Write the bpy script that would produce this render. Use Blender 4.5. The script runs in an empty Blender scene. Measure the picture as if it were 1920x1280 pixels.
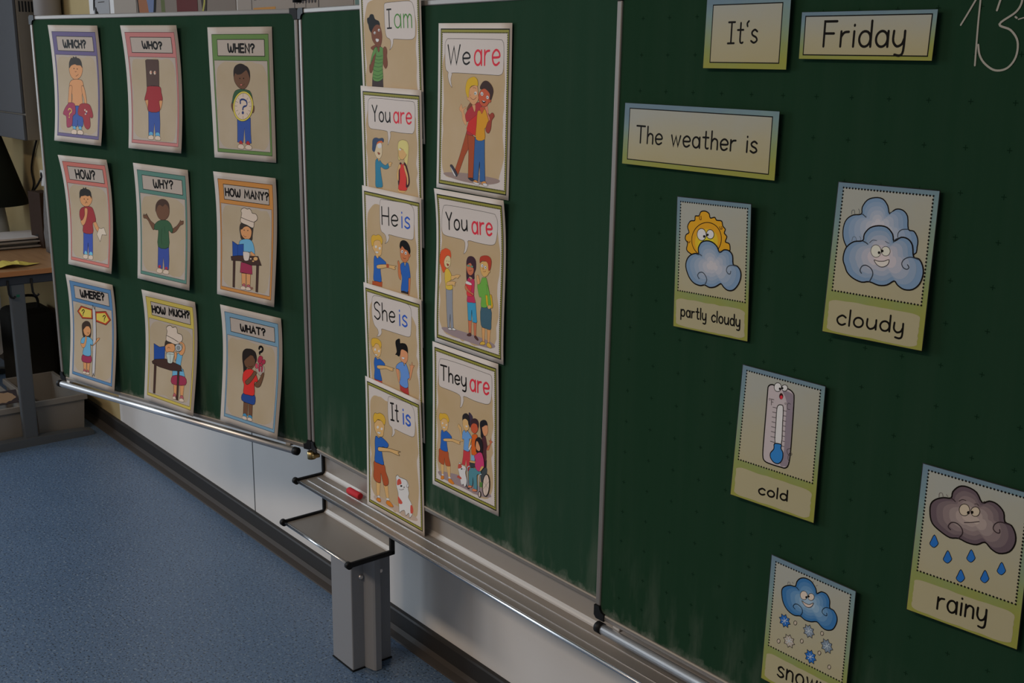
import bpy, bmesh, math, random
from mathutils import Vector, Matrix
from mathutils.geometry import tessellate_polygon
random.seed(7)
S = bpy.context.scene
COL = S.collection
PI = math.pi
# ------------------------------------------------------------------ camera
cam_data = bpy.data.cameras.new('camera')
cam_data.sensor_width = 36.0
cam_data.lens = 38.19
cam_data.clip_start = 0.02
camera = bpy.data.objects.new('camera', cam_data)
COL.objects.link(camera)
_yaw, _pitch, _roll = math.radians(50.1045), math.radians(-13.9864), math.radians(0.85798)
_fw = Vector((-math.sin(_yaw)*math.cos(_pitch), math.cos(_yaw)*math.cos(_pitch), math.sin(_pitch)))
_ri = Vector((math.cos(_yaw), math.sin(_yaw), 0))
_up = _ri.cross(_fw)
_r2 = _ri*math.cos(_roll) + _up*math.sin(_roll)
_u2 = -_ri*math.sin(_roll) + _up*math.cos(_roll)
camera.matrix_world = Matrix(((_r2.x, _u2.x, -_fw.x, 2.15581), (_r2.y, _u2.y, -_fw.y, -1.20158), (_r2.z, _u2.z, -_fw.z, 1.46749), (0, 0, 0, 1)))
S.camera = camera
# ------------------------------------------------------------------ light
S.view_settings.view_transform = 'Standard'
S.view_settings.look = 'None'
S.view_settings.gamma = 1.0
S.view_settings.exposure = 0.0
world = bpy.data.worlds.new('world')
world.use_nodes = True
world.node_tree.nodes['Background'].inputs[0].default_value = (1.0, 0.84, 0.70, 1)
world.node_tree.nodes['Background'].inputs[1].default_value = 0.20
S.world = world
def area_light(name, loc, rot, sx, sy, power, color):
    l = bpy.data.lights.new(name, 'AREA'); l.shape = 'RECTANGLE'; l.size = sx; l.size_y = sy
    l.energy = power; l.color = color
    o = bpy.data.objects.new(name, l); COL.objects.link(o); o.location = loc; o.rotation_euler = rot
    return o
# daylight through the two windows of the left wall (x = -3.7), inside the reveals
for wy in (-2.05, -3.15):
    area_light('window_daylight', (-3.68, wy, 1.75), (0, -PI/2, 0), 1.4, .88, 36, (0.76, 0.88, 1.0))
# two added warm fill lights below the ceiling, no luminaires stand there
for lx, ly in ((-.1, -3.0), (.9, -3.0)):
    area_light('warm_fill_light', (lx, ly, 3.05), (0, 0, 0), 1.2, .3, 34, (1.0, .79, .60))
# ------------------------------------------------------------------ materials
def lin(h):
    if isinstance(h, str):
        h = [int(h[i:i+2], 16)/255 for i in (0, 2, 4)]
    return [c/12.92 if c <= .04045 else ((c+.055)/1.055)**2.4 for c in h]
MATS = {}
def mat(name, col, rough=.6, metal=0.0, spec=.25, coat=0.0):
    if name in MATS: return MATS[name]
    m = bpy.data.materials.new(name); m.use_nodes = True
    b = m.node_tree.nodes['Principled BSDF']
    c = lin(col) if isinstance(col, str) else col
    b.inputs['Base Color'].default_value = (c[0], c[1], c[2], 1)
    b.inputs['Roughness'].default_value = rough
    b.inputs['Metallic'].default_value = metal
    b.inputs['Specular IOR Level'].default_value = spec
    b.inputs['Coat Weight'].default_value = coat
    MATS[name] = m
    return m
class NT:
    def __init__(s, m): s.t = m.node_tree; s.b = s.t.nodes['Principled BSDF']
    def n(s, typ, **kw):
        nd = s.t.nodes.new(typ)
        for k, v in kw.items():
            if k in nd.inputs.keys(): nd.inputs[k].default_value = v
            else: setattr(nd, k, v)
        return nd
    def l(s, a, b): s.t.links.new(a, b)
    def noise(s, scale, vec=None, detail=3, rough=.5, stretch=None):
        tc = s.n('ShaderNodeTexCoord')
        src = tc.outputs['Object']
        if stretch:
            mp = s.n('ShaderNodeMapping'); mp.inputs['Scale'].default_value = stretch
            s.l(src, mp.inputs['Vector']); src = mp.outputs['Vector']
        nz = s.n('ShaderNodeTexNoise'); nz.inputs['Scale'].default_value = scale
        nz.inputs['Detail'].default_value = detail; nz.inputs['Roughness'].default_value = rough
        s.l(src, nz.inputs['Vector'])
        return nz.outputs['Fac']
    def ramp(s, fac, stops):
        r = s.n('ShaderNodeValToRGB'); e = r.color_ramp.elements
        while len(e) < len(stops): e.new(.5)
        for i, (p_, c_) in enumerate(stops):
            e[i].position = p_; e[i].color = (*c_, 1)
        s.l(fac, r.inputs['Fac'])
        return r.outputs['Color']
    def mix(s, fac, a, b):
        x = s.n('ShaderNodeMix'); x.data_type = 'RGBA'
        for sock, v in ((x.inputs[0], fac), (x.inputs[6], a), (x.inputs[7], b)):
            if hasattr(v, 'is_output'): s.l(v, sock)
            elif isinstance(v, (int, float)): sock.default_value = v
            else: sock.default_value = (*v, 1)
        return x.outputs[2]
    def math(s, op, a, b=0.0, clamp=False):
        x = s.n('ShaderNodeMath'); x.operation = op; x.use_clamp = clamp
        for i, v in enumerate((a, b)):
            if hasattr(v, 'is_output'): s.l(v, x.inputs[i])
            else: x.inputs[i].default_value = v
        return x.outputs[0]
    def sepz(s):
        tc = s.n('ShaderNodeTexCoord'); sp = s.n('ShaderNodeSeparateXYZ'); s.l(tc.outputs['Object'], sp.inputs[0]); return sp.outputs
    def bump(s, h, strength=.2, dist=.002):
        bp = s.n('ShaderNodeBump'); bp.inputs['Strength'].default_value = strength; bp.inputs['Distance'].default_value = dist
        s.l(h, bp.inputs['Height']); s.l(bp.outputs['Normal'], s.b.inputs['Normal'])
def wall_mat(name, a, b, rough=.8):
    m = mat(name, a, rough); t = NT(m)
    t.l(t.ramp(t.noise(2.5, detail=4), [(.35, a), (.7, b)]), t.b.inputs['Base Color'])
    t.bump(t.noise(180, detail=2), .08, .001)
    return m
M_wall = wall_mat('painted_wall', (.74, .73, .72), (.79, .78, .77))
M_walll = wall_mat('painted_wall_yellow', (.46, .35, .17), (.52, .41, .21))  # yellow base colour for the wall section at the far left
M_ceil = wall_mat('ceiling_paint', (.7, .7, .68), (.74, .74, .72))
def floor_mat():
    m = mat('blue_linoleum', (.1, .15, .22), .33, spec=.5); t = NT(m)
    base = t.ramp(t.noise(3.0, detail=5), [(.3, (.092, .154, .255)), (.7, (.110, .178, .285))])
    sp1 = t.ramp(t.noise(170, detail=2), [(.37, (1, 1, 1)), (.43, (0, 0, 0))])
    sp2 = t.ramp(t.noise(130, detail=2), [(.60, (0, 0, 0)), (.66, (1, 1, 1))])
    c1 = t.mix(sp1, base, (.030, .045, .070)); c2 = t.mix(sp2, c1, (.20, .27, .35))
    t.l(c2, t.b.inputs['Base Color'])
    return m
M_floor = floor_mat()
M_base = mat('baseboard_rubber', (.034, .032, .031), .5)
M_foot = mat('baseboard_foot', (.062, .053, .047), .6)
def green_mat(name, base, dust, streak, grid=False):
    m = mat(name, base, .8, spec=0.0); t = NT(m)
    st = t.noise(1.0, detail=6, rough=.6, stretch=(38, 38, 1.3))
    big = t.noise(3.2, detail=4)
    f1 = t.math('MULTIPLY', t.math('SUBTRACT', st, .42, True), t.math('MULTIPLY', big, streak))
    z = t.sepz()[2]
    # chalk dust wiped down along the lower rail, ragged upper outline
    rag = t.noise(1.0, detail=6, rough=.7, stretch=(26, 26, 18))
    edge = t.math('ADD', t.math('MULTIPLY', rag, .062), -.021)
    f2 = t.math('MULTIPLY', t.math('SUBTRACT', edge, z, True), 22.0, True)
    f2 = t.math('MULTIPLY', f2, t.math('MULTIPLY', dust, t.noise(60, detail=3)), True)
    smear = t.math('MULTIPLY', t.math('SUBTRACT', t.noise(1.0, detail=5, rough=.6, stretch=(24, 24, 5)), .47, True), t.math('MULTIPLY', t.math('SUBTRACT', .16, z, True), 4.0))
    f = t.math('ADD', t.math('ADD', f1, f2, True), smear, True)
    c = t.mix(f, base, (.40, .41, .35))
    if grid:                                   # tiny crosses every 5 cm
        o = t.sepz()
        d = [t.math('MULTIPLY', t.math('ABSOLUTE', t.math('SUBTRACT', t.math('FRACT', t.math('ADD', t.math('MULTIPLY', o[i], 20.0), k)), .5)), .05) for i, k in ((0, -20.26), (2, 99.66))]
        arm = lambda a, b_: t.math('MULTIPLY', t.math('LESS_THAN', a, .0030), t.math('LESS_THAN', b_, .00055))
        c = t.mix(t.math('MAXIMUM', arm(d[0], d[1]), arm(d[1], d[0])), c, (.007, .024, .012))
    t.l(c, t.b.inputs['Base Color'])
    return m
M_green = green_mat('green_enamel', (.0255, .067, .041), 2.2, .09)
M_green2 = green_mat('green_enamel_dotted', (.0175, .051, .0275), 1.6, .07, True)
M_alu = mat('brushed_aluminium', (.74, .72, .71), .40, 1.0)
M_rail = mat('frame_aluminium', (.27, .25, .23), .48, .5)
M_alu2 = mat('matt_aluminium', (.42, .385, .35), .5, .6)
M_bright = mat('bright_rod', (.85, .85, .86), .18, 1.0)
M_black = mat('black_plastic', (.010, .010, .011), .5, spec=.2)
M_brass = mat('brass_hinge', (.45, .34, .16), .4, 1.0)
M_steel = mat('grey_painted_steel', (.275, .285, .305), .45, .0)
M_chalk = mat('white_chalk_line', (.44, .42, .36), .95)
M_dust = mat('chalk_dust', (.46, .41, .34), .95)
# ------------------------------------------------------------------ object helpers
def setp(o, label=None, cat=None, group=None, kind=None):
    for k, v in (('label', label), ('category', cat), ('group', group), ('kind', kind)):
        if v: o[k] = v
    return o
def empty(name, loc, label, cat, group=None, rz=0.0):
    o = bpy.data.objects.new(name, None); COL.objects.link(o)
    o.empty_display_size = .05; o.location = loc; o.rotation_euler = (0, 0, rz)
    return setp(o, label, cat, group)
def link(name, bm, mats, parent=None, loc=(0, 0, 0), smooth=False):
    me = bpy.data.meshes.new(name); bm.normal_update(); bm.to_mesh(me); bm.free()
    for m in (mats if isinstance(mats, (list, tuple)) else [mats]): me.materials.append(m)
    if smooth:
        for p_ in me.polygons: p_.use_smooth = True
    o = bpy.data.objects.new(name, me); COL.objects.link(o); o.location = loc
    if parent: o.parent = parent
    return o
def box(bm, x0, x1, y0, y1, z0, z1, bev=0.0, mi=0, seg=2):
    vs = [bm.verts.new((x, y, z)) for x in (x0, x1) for y in (y0, y1) for z in (z0, z1)]
    fs = [bm.faces.new([vs[i] for i in q]) for q in ((0, 1, 3, 2), (4, 6, 7, 5), (0, 4, 5, 1), (2, 3, 7, 6), (0, 2, 6, 4), (1, 5, 7, 3))]
    for f in fs: f.material_index = mi
    if bev > 0:
        es = list({e for f in fs for e in f.edges})
        r = bmesh.ops.bevel(bm, geom=es, offset=bev, segments=seg, affect='EDGES', profile=.5)
        for f in r['faces']: f.material_index = mi
    return bm
def nb(): return bmesh.new()
def bx(*a, **k): return box(nb(), *a, **k)
def tube(bm, pts, r, n=12, cap=True, mi=0):
    pts = [Vector(p_) for p_ in pts]; rings = []
    ref = None
    for i, p_ in enumerate(pts):
        d = (pts[min(i+1, len(pts)-1)] - pts[max(i-1, 0)]).normalized()
        if ref is None:
            ref = Vector((0, 0, 1)) if abs(d.z) < .9 else Vector((1, 0, 0))
        a = (ref - d*ref.dot(d)).normalized(); b = d.cross(a); ref = a
        rr = r[i] if isinstance(r, (list, tuple)) else r
        rings.append([bm.verts.new(p_ + a*rr*math.cos(2*PI*k/n) + b*rr*math.sin(2*PI*k/n)) for k in range(n)])
    for A, B in zip(rings, rings[1:]):
        for k in range(n):
            f = bm.faces.new((A[k], A[(k+1) % n], B[(k+1) % n], B[k])); f.material_index = mi; f.smooth = True
    if cap:
        bm.faces.new(rings[0][::-1]).material_index = mi; bm.faces.new(rings[-1]).material_index = mi
    return bm
def extr(bm, prof, axis, a0, a1, mi=0):
    """closed 2D profile extruded along an axis ('x': prof=(y,z); 'y': prof=(x,z); 'z': prof=(x,y))"""
    def P(u, v, a): return {'x': (a, u, v), 'y': (u, a, v), 'z': (u, v, a)}[axis]
    A = [bm.verts.new(P(u, v, a0)) for u, v in prof]; B = [bm.verts.new(P(u, v, a1)) for u, v in prof]
    n = len(prof)
    for i in range(n): bm.faces.new((A[i], A[(i+1) % n], B[(i+1) % n], B[i])).material_index = mi
    bm.faces.new(A[::-1]).material_index = mi; bm.faces.new(B).material_index = mi
    bmesh.ops.recalc_face_normals(bm, faces=bm.faces[:])
    return bm
def struct(name, bm, mats, label=None):
    return setp(link(name, bm, mats), label, None, None, 'structure')
def smooth_pts(P, closed, sub=4):
    n = len(P); out = []
    if n < 3: return list(P)
    rng = range(n) if closed else range(n-1)
    for i in rng:
        if closed: p0, p1, p2, p3 = P[i-1], P[i], P[(i+1) % n], P[(i+2) % n]
        else: p0, p1, p2, p3 = P[max(i-1, 0)], P[i], P[i+1], P[min(i+2, n-1)]
        for k in range(sub):
            t = k/sub; t2 = t*t; t3 = t2*t
            out.append(tuple(.5*(2*p1[j] + (p2[j]-p0[j])*t + (2*p0[j]-5*p1[j]+4*p2[j]-p3[j])*t2 + (3*p1[j]-p0[j]-3*p2[j]+p3[j])*t3) for j in (0, 1)))
    if not closed: out.append(tuple(P[-1]))
    return out
def clean(P, eps=1e-5):
    o = []
    for p_ in P:
        if not o or abs(p_[0]-o[-1][0])+abs(p_[1]-o[-1][1]) > eps: o.append(p_)
    return o
def fill2d(bm, P, z, mi):
    P = clean(P)
    if len(P) > 2 and abs(P[0][0]-P[-1][0])+abs(P[0][1]-P[-1][1]) < 1e-5: P = P[:-1]
    if len(P) < 3: return
    a = sum(P[i-1][0]*P[i][1]-P[i][0]*P[i-1][1] for i in range(len(P)))
    if a < 0: P = P[::-1]
    vs = [bm.verts.new((x, y, z)) for x, y in P]
    for t in tessellate_polygon([[Vector((x, y, 0)) for x, y in P]]):
        try:
            f = bm.faces.new([vs[i] for i in t]); f.material_index = mi
            if f.calc_area() > 0:
                f.normal_update()
                if f.normal.z < 0: f.normal_flip()
        except ValueError: pass
def stroke2d(bm, P, w, z, mi, closed=False):
    P = clean(P); h = w/2
    if closed and len(P) > 2 and abs(P[0][0]-P[-1][0])+abs(P[0][1]-P[-1][1]) < 1e-5: P = P[:-1]
    n = len(P)
    if n < 2: return
    L = []; R = []
    for i in range(n):
        a = P[i-1] if (i > 0 or closed) else P[i]; b = P[(i+1) % n] if (i < n-1 or closed) else P[i]
        d1 = Vector((P[i][0]-a[0], P[i][1]-a[1])); d2 = Vector((b[0]-P[i][0], b[1]-P[i][1]))
        if d1.length < 1e-9: d1 = d2
        if d2.length < 1e-9: d2 = d1
        d1.normalize(); d2.normalize(); t = d1+d2
        if t.length < .2: t = d2.copy()
        t.normalize(); nn = Vector((-t.y, t.x)); k = min(1/max(nn.dot(Vector((-d1.y, d1.x))), .3), 2.0)
        L.append((P[i][0]+nn.x*h*k, P[i][1]+nn.y*h*k)); R.append((P[i][0]-nn.x*h*k, P[i][1]-nn.y*h*k))
    VL = [bm.verts.new((x, y, z)) for x, y in L]; VR = [bm.verts.new((x, y, z)) for x, y in R]
    for i in range(n if closed else n-1):
        j = (i+1) % n
        f = bm.faces.new((VR[i], VR[j], VL[j], VL[i])); f.material_index = mi
    if not closed:
        for e, q in ((0, 1), (n-1, n-2)):
            d = Vector((P[e][0]-P[q][0], P[e][1]-P[q][1])).normalized(); nn = Vector((-d.y, d.x))
            c = [bm.verts.new((P[e][0]+h*(math.cos(a)*d.x+math.sin(a)*nn.x), P[e][1]+h*(math.cos(a)*d.y+math.sin(a)*nn.y), z)) for a in (-PI/2, -PI/4, 0, PI/4, PI/2)]
            f = bm.faces.new(c); f.material_index = mi
            f.normal_update()
            if f.normal.z < 0: f.normal_flip()

def smooth3(P, sub=5):
    out = []; n = len(P)
    for i in range(n-1):
        p0, p1, p2, p3 = P[max(i-1, 0)], P[i], P[i+1], P[min(i+2, n-1)]
        for k in range(sub):
            t = k/sub; t2 = t*t; t3 = t2*t
            out.append(tuple(.5*(2*p1[j]+(p2[j]-p0[j])*t+(2*p0[j]-5*p1[j]+4*p2[j]-p3[j])*t2+(3*p1[j]-p0[j]-3*p2[j]+p3[j])*t3) for j in range(3)))
    return out+[P[-1]]
# ------------------------------------------------------------------ room (floor z = 0, board plane y = 0)
WY = 0.277                                   # front of the wall behind the board
struct('floor', bx(-3.8, 5.0, -7.0, WY+.12, -.05, 0), M_floor)
struct('ceiling', bx(-3.8, 5.0, -7.0, WY+.12, 3.1, 3.16), M_ceil)
struct('wall_back', bx(-2.085, 5.0, WY, WY+.12, 0, 3.1), M_wall)
struct('wall_back_side', bx(-3.8, -2.085, WY, WY+.12, 0, 3.1), M_walll)
struct('wall_right', bx(5.0, 5.1, -7.0, WY+.12, 0, 3.1), M_wall)
wl = nb()
ys = [(-1.60, WY+.12), (-2.70, -2.50), (-7.0, -3.60)]
for a, b in ys: box(wl, -3.8, -3.70, a, b, 1.05, 2.45)
box(wl, -3.8, -3.70, -7.0, WY+.12, 0, 1.05); box(wl, -3.8, -3.70, -7.0, WY+.12, 2.45, 3.1)
struct('wall_left', wl, M_wall)
M_wframe = mat('window_frame_white', (.75, .75, .74), .4)
for k, (a, b) in enumerate(((-2.50, -1.60), (-3.60, -2.70))):
    w = nb()
    for y0, y1, z0, z1 in ((a, b, 1.05, 1.10), (a, b, 2.40, 2.45), (a, a+.05, 1.10, 2.40), (b-.05, b, 1.10, 2.40), ((a+b)/2-.03, (a+b)/2+.03, 1.10, 2.40)):
        box(w, -3.79, -3.73, y0, y1, z0, z1, .006)
    struct('window_%d' % (k+1), w, M_wframe)
# baseboard: upright rubber strip with a lighter cove foot
def baseboard(name, x0, x1):
    b = nb()
    extr(b, [(WY, .0), (WY-.012, .0), (WY-.012, .060), (WY-.009, .064), (WY, .066)], 'x', x0, x1, 0)
    extr(b, [(WY-.012, .0), (WY-.040, .0), (WY-.038, .003), (WY-.020, .008), (WY-.012, .018)], 'x', x0, x1, 1)
    struct(name, b, [M_base, M_foot])
baseboard('baseboard_back', -3.8, 5.0)
struct('trim_1', bx(-.9035, -.8995, WY-.0008, WY, .066, .60), mat('panel_joint', (.05, .06, .07), .8))
# ------------------------------------------------------------------ blackboard panels
H = .98
WA = math.radians(15.6211)
def panel(name, label, loc, rz, x0, x1, green, hx=None):
    """enamelled steel panel; local front is -y, green face x0..x1, 0..H"""
    t = empty(name, loc, label, 'blackboard', 'hinged blackboard panels', rz)
    link('writing_surface', bx(x0, x1, 0, .016, 0, H), green, t)
    f = .0105
    def rail(nm, a, b, c, d):
        link(nm, bx(a, b, -.0025, .019, c, d, .002), M_rail, t)
    cs = .022
    link('dusty_lip', bx(x0+.014, x1-.014, -.0036, -.002, -.0024, .0004, .0004), M_dust, t)
    rail('frame_rail', x0-f+cs*.8, x1+f-cs*.8, -f, .0)
    rail('frame_rail', x0-f+cs*.8, x1+f-cs*.8, H, H+f)
    rail('frame_rail', x0-f, x0, -f+cs, H+f-cs)
    rail('frame_rail', x1, x1+f, -f+cs, H+f-cs)
    for sx, px in ((1, x0-f), (-1, x1+f)):
        for sz, pz in ((1, -f), (-1, H+f)):
            X = lambda a: px+sx*a
            Z = lambda a: pz+sz*a
            prof = [(X(-.001), Z(.004)), (X(.004), Z(-.001)), (X(cs), Z(-.001)), (X(cs), Z(f+.0005)), (X(f+.006), Z(f+.0015)), (X(f+.0015), Z(f+.006)), (X(f+.0005), Z(cs)), (X(-.001), Z(cs))]
            c = nb(); extr(c, prof, 'y', -.0045, .0205)
            link('corner_cap', c, M_black, t)
    return t
def handle(t, a, b):
    h = nb()
    tube(h, [(a, -.0085, -.0215), (b, -.0085, -.0215)], .0085, 16)
    o = link('handle_tube', h, M_alu, t)
    for q, d in ((a, -1), (b, 1)):
        c = nb(); tube(c, [(q-d*.004, -.0085, -.0215), (q+d*.008, -.0085, -.0215), (q+d*.011, -.0085, -.0215)], [.0098, .0098, .0065], 14)
        link('end_cap', c, M_black, o)
        e = nb(); box(e, q-d*.03-.008, q-d*.03+.008, -.004, .012, -.016, -.009, .002)
        link('handle_bracket', e, M_alu2, o)
Lw = panel('blackboard_wing', 'left green blackboard wing folded towards the room, carrying nine question posters', (-.021538, -.00189, .6), WA, -.9793, -.0045, M_green)
handle(Lw, -.985, -.040)
Cp = panel('blackboard_centre', 'middle green blackboard panel with chalk dust along its lower rail', (0, 0, .6), 0, 0, 1.98, M_green)
Rw = panel('blackboard_wing', 'right green blackboard wing marked with tiny crosses, folded over the middle panel', (0, -.0335, .6), 0, .9976, 1.9776, M_green2)
handle(Rw, 1.008, 1.962)
# hinges between left wing and centre
for z, nm in ((1.0105, 'upper_hinge'), (-.0225, 'lower_hinge')):
    h = nb(); tube(h, [(-.0105, -.004, z-.008), (-.0105, -.004, z+.010)], .010, 14)
    box(h, -.020, .006, -.008, .010, z-.004, z+.006, .002)
    link(nm, h, M_brass if z < 0 else M_black, Cp)
link('gap_shade_strip', bx(-.0125, -.0108, .011, .0155, 0, H, .0005), M_black, Cp)  # added black strip that gives the open hinge gap its shade
pb = nb(); tube(pb, [(-.010, -.004, 1.0205), (-.010, -.004, 1.030)], [.012, .004], 12)
link('hinge_knob', pb, M_brass, Cp)
# ------------------------------------------------------------------ chalk tray and shelf
def tray(name, label, x0, x1, zf, ztop, yf, grooves, cat):
    t = empty(name, (x0, .02, zf), label, cat)
    X = x1-x0
    link('back_plate', bx(0, X, -.002, .001, .0, ztop-zf), M_alu2, t)
    link('tray_floor', bx(0, X, yf-.02, .001, -.003, .0), M_alu2, t)
    cv = nb(); extr(cv, [(-.002, 0), (-.009, 0), (-.0065, .0018), (-.0038, .0045), (-.002, .009)], 'x', 0, X)
    link('cove_fillet', cv, mat('satin_fillet', (.55, .52, .49), .55, .6), t)
    for gy in grooves:
        link('raised_ridge', bx(0, X, gy-.02-.0006, gy-.02+.0006, 0, .0012), M_bright, t)
    r = nb(); tube(r, [(0.0, yf-.021, .001), (X, yf-.021, .001)], .0036, 12)
    link('front_rod', r, M_bright, t)
    for q, d in ((0, -1), (X, 1)):
        b = nb()
        a0, a1 = (q-.009, q) if d < 0 else (q, q+.009)
        box(b, a0, a1, -.008, .003, -.006, ztop-zf, .002)
        box(b, a0, a1, yf-.021, .003, -.006, .005, .002)
        o = link('end_bracket', b, M_black, t)
        k = nb(); tube(k, [(a0-.001, yf-.021, .0), (a1+.001, yf-.021, .0)], .0078, 16)
        link('rod_cap', k, M_black, o)
    return t
tray('chalk_tray', 'long aluminium chalk tray with two ridges under the middle blackboard panel', .014, 1.985, .532, .588, -.057, (-.008, -.035), 'tray')
tray('eraser_shelf', 'short grey aluminium shelf with black brackets below the chalk tray', .012, .292, .436, .522, -.092, (), 'shelf')
# stand column
cl = empty('board_column', (-.0125, .125, 0), 'grey metal column standing on the blue floor below the shelf', 'column')
link('column_body', bx(-.0485, .0485, -.057, .057, .003, 1.5, .0025), M_steel, cl)
cf = nb(); extr(cf, [(.048, -.022), (.078, -.014), (.0825, -.010), (.0825, .006), (.076, .010), (.048, .006)], 'z', .002, 1.5)
link('guide_rail', cf, M_steel, cl)
link('floor_gap_shade', bx(-.050, .050, -.0585, .0585, 0, .003), M_black, cl)  # thin black slab drawing the shadow gap under the column
for y, z, x in ((-.030, .252, .0485), (.027, .252, .0485)):
    s = nb(); tube(s, [(x-.001, y, z), (x+.003, y, z), (x+.005, y, z)], [.0065, .0065, .004], 12)
    link('screw', s, M_alu, cl)
# red chalk
rc = nb(); tube(rc, [(0, 0, 0), (.003, 0, 0), (.047, .0005, 0), (.050, .0005, 0)], [.0062, .0078, .0078, .0066], 14)
setp(link('chalk_stick', rc, mat('red_chalk', (.62, .030, .045), .7), None, (.150, -.0015, .5400)), 'stick of red chalk lying in the chalk tray', 'chalk')
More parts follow.
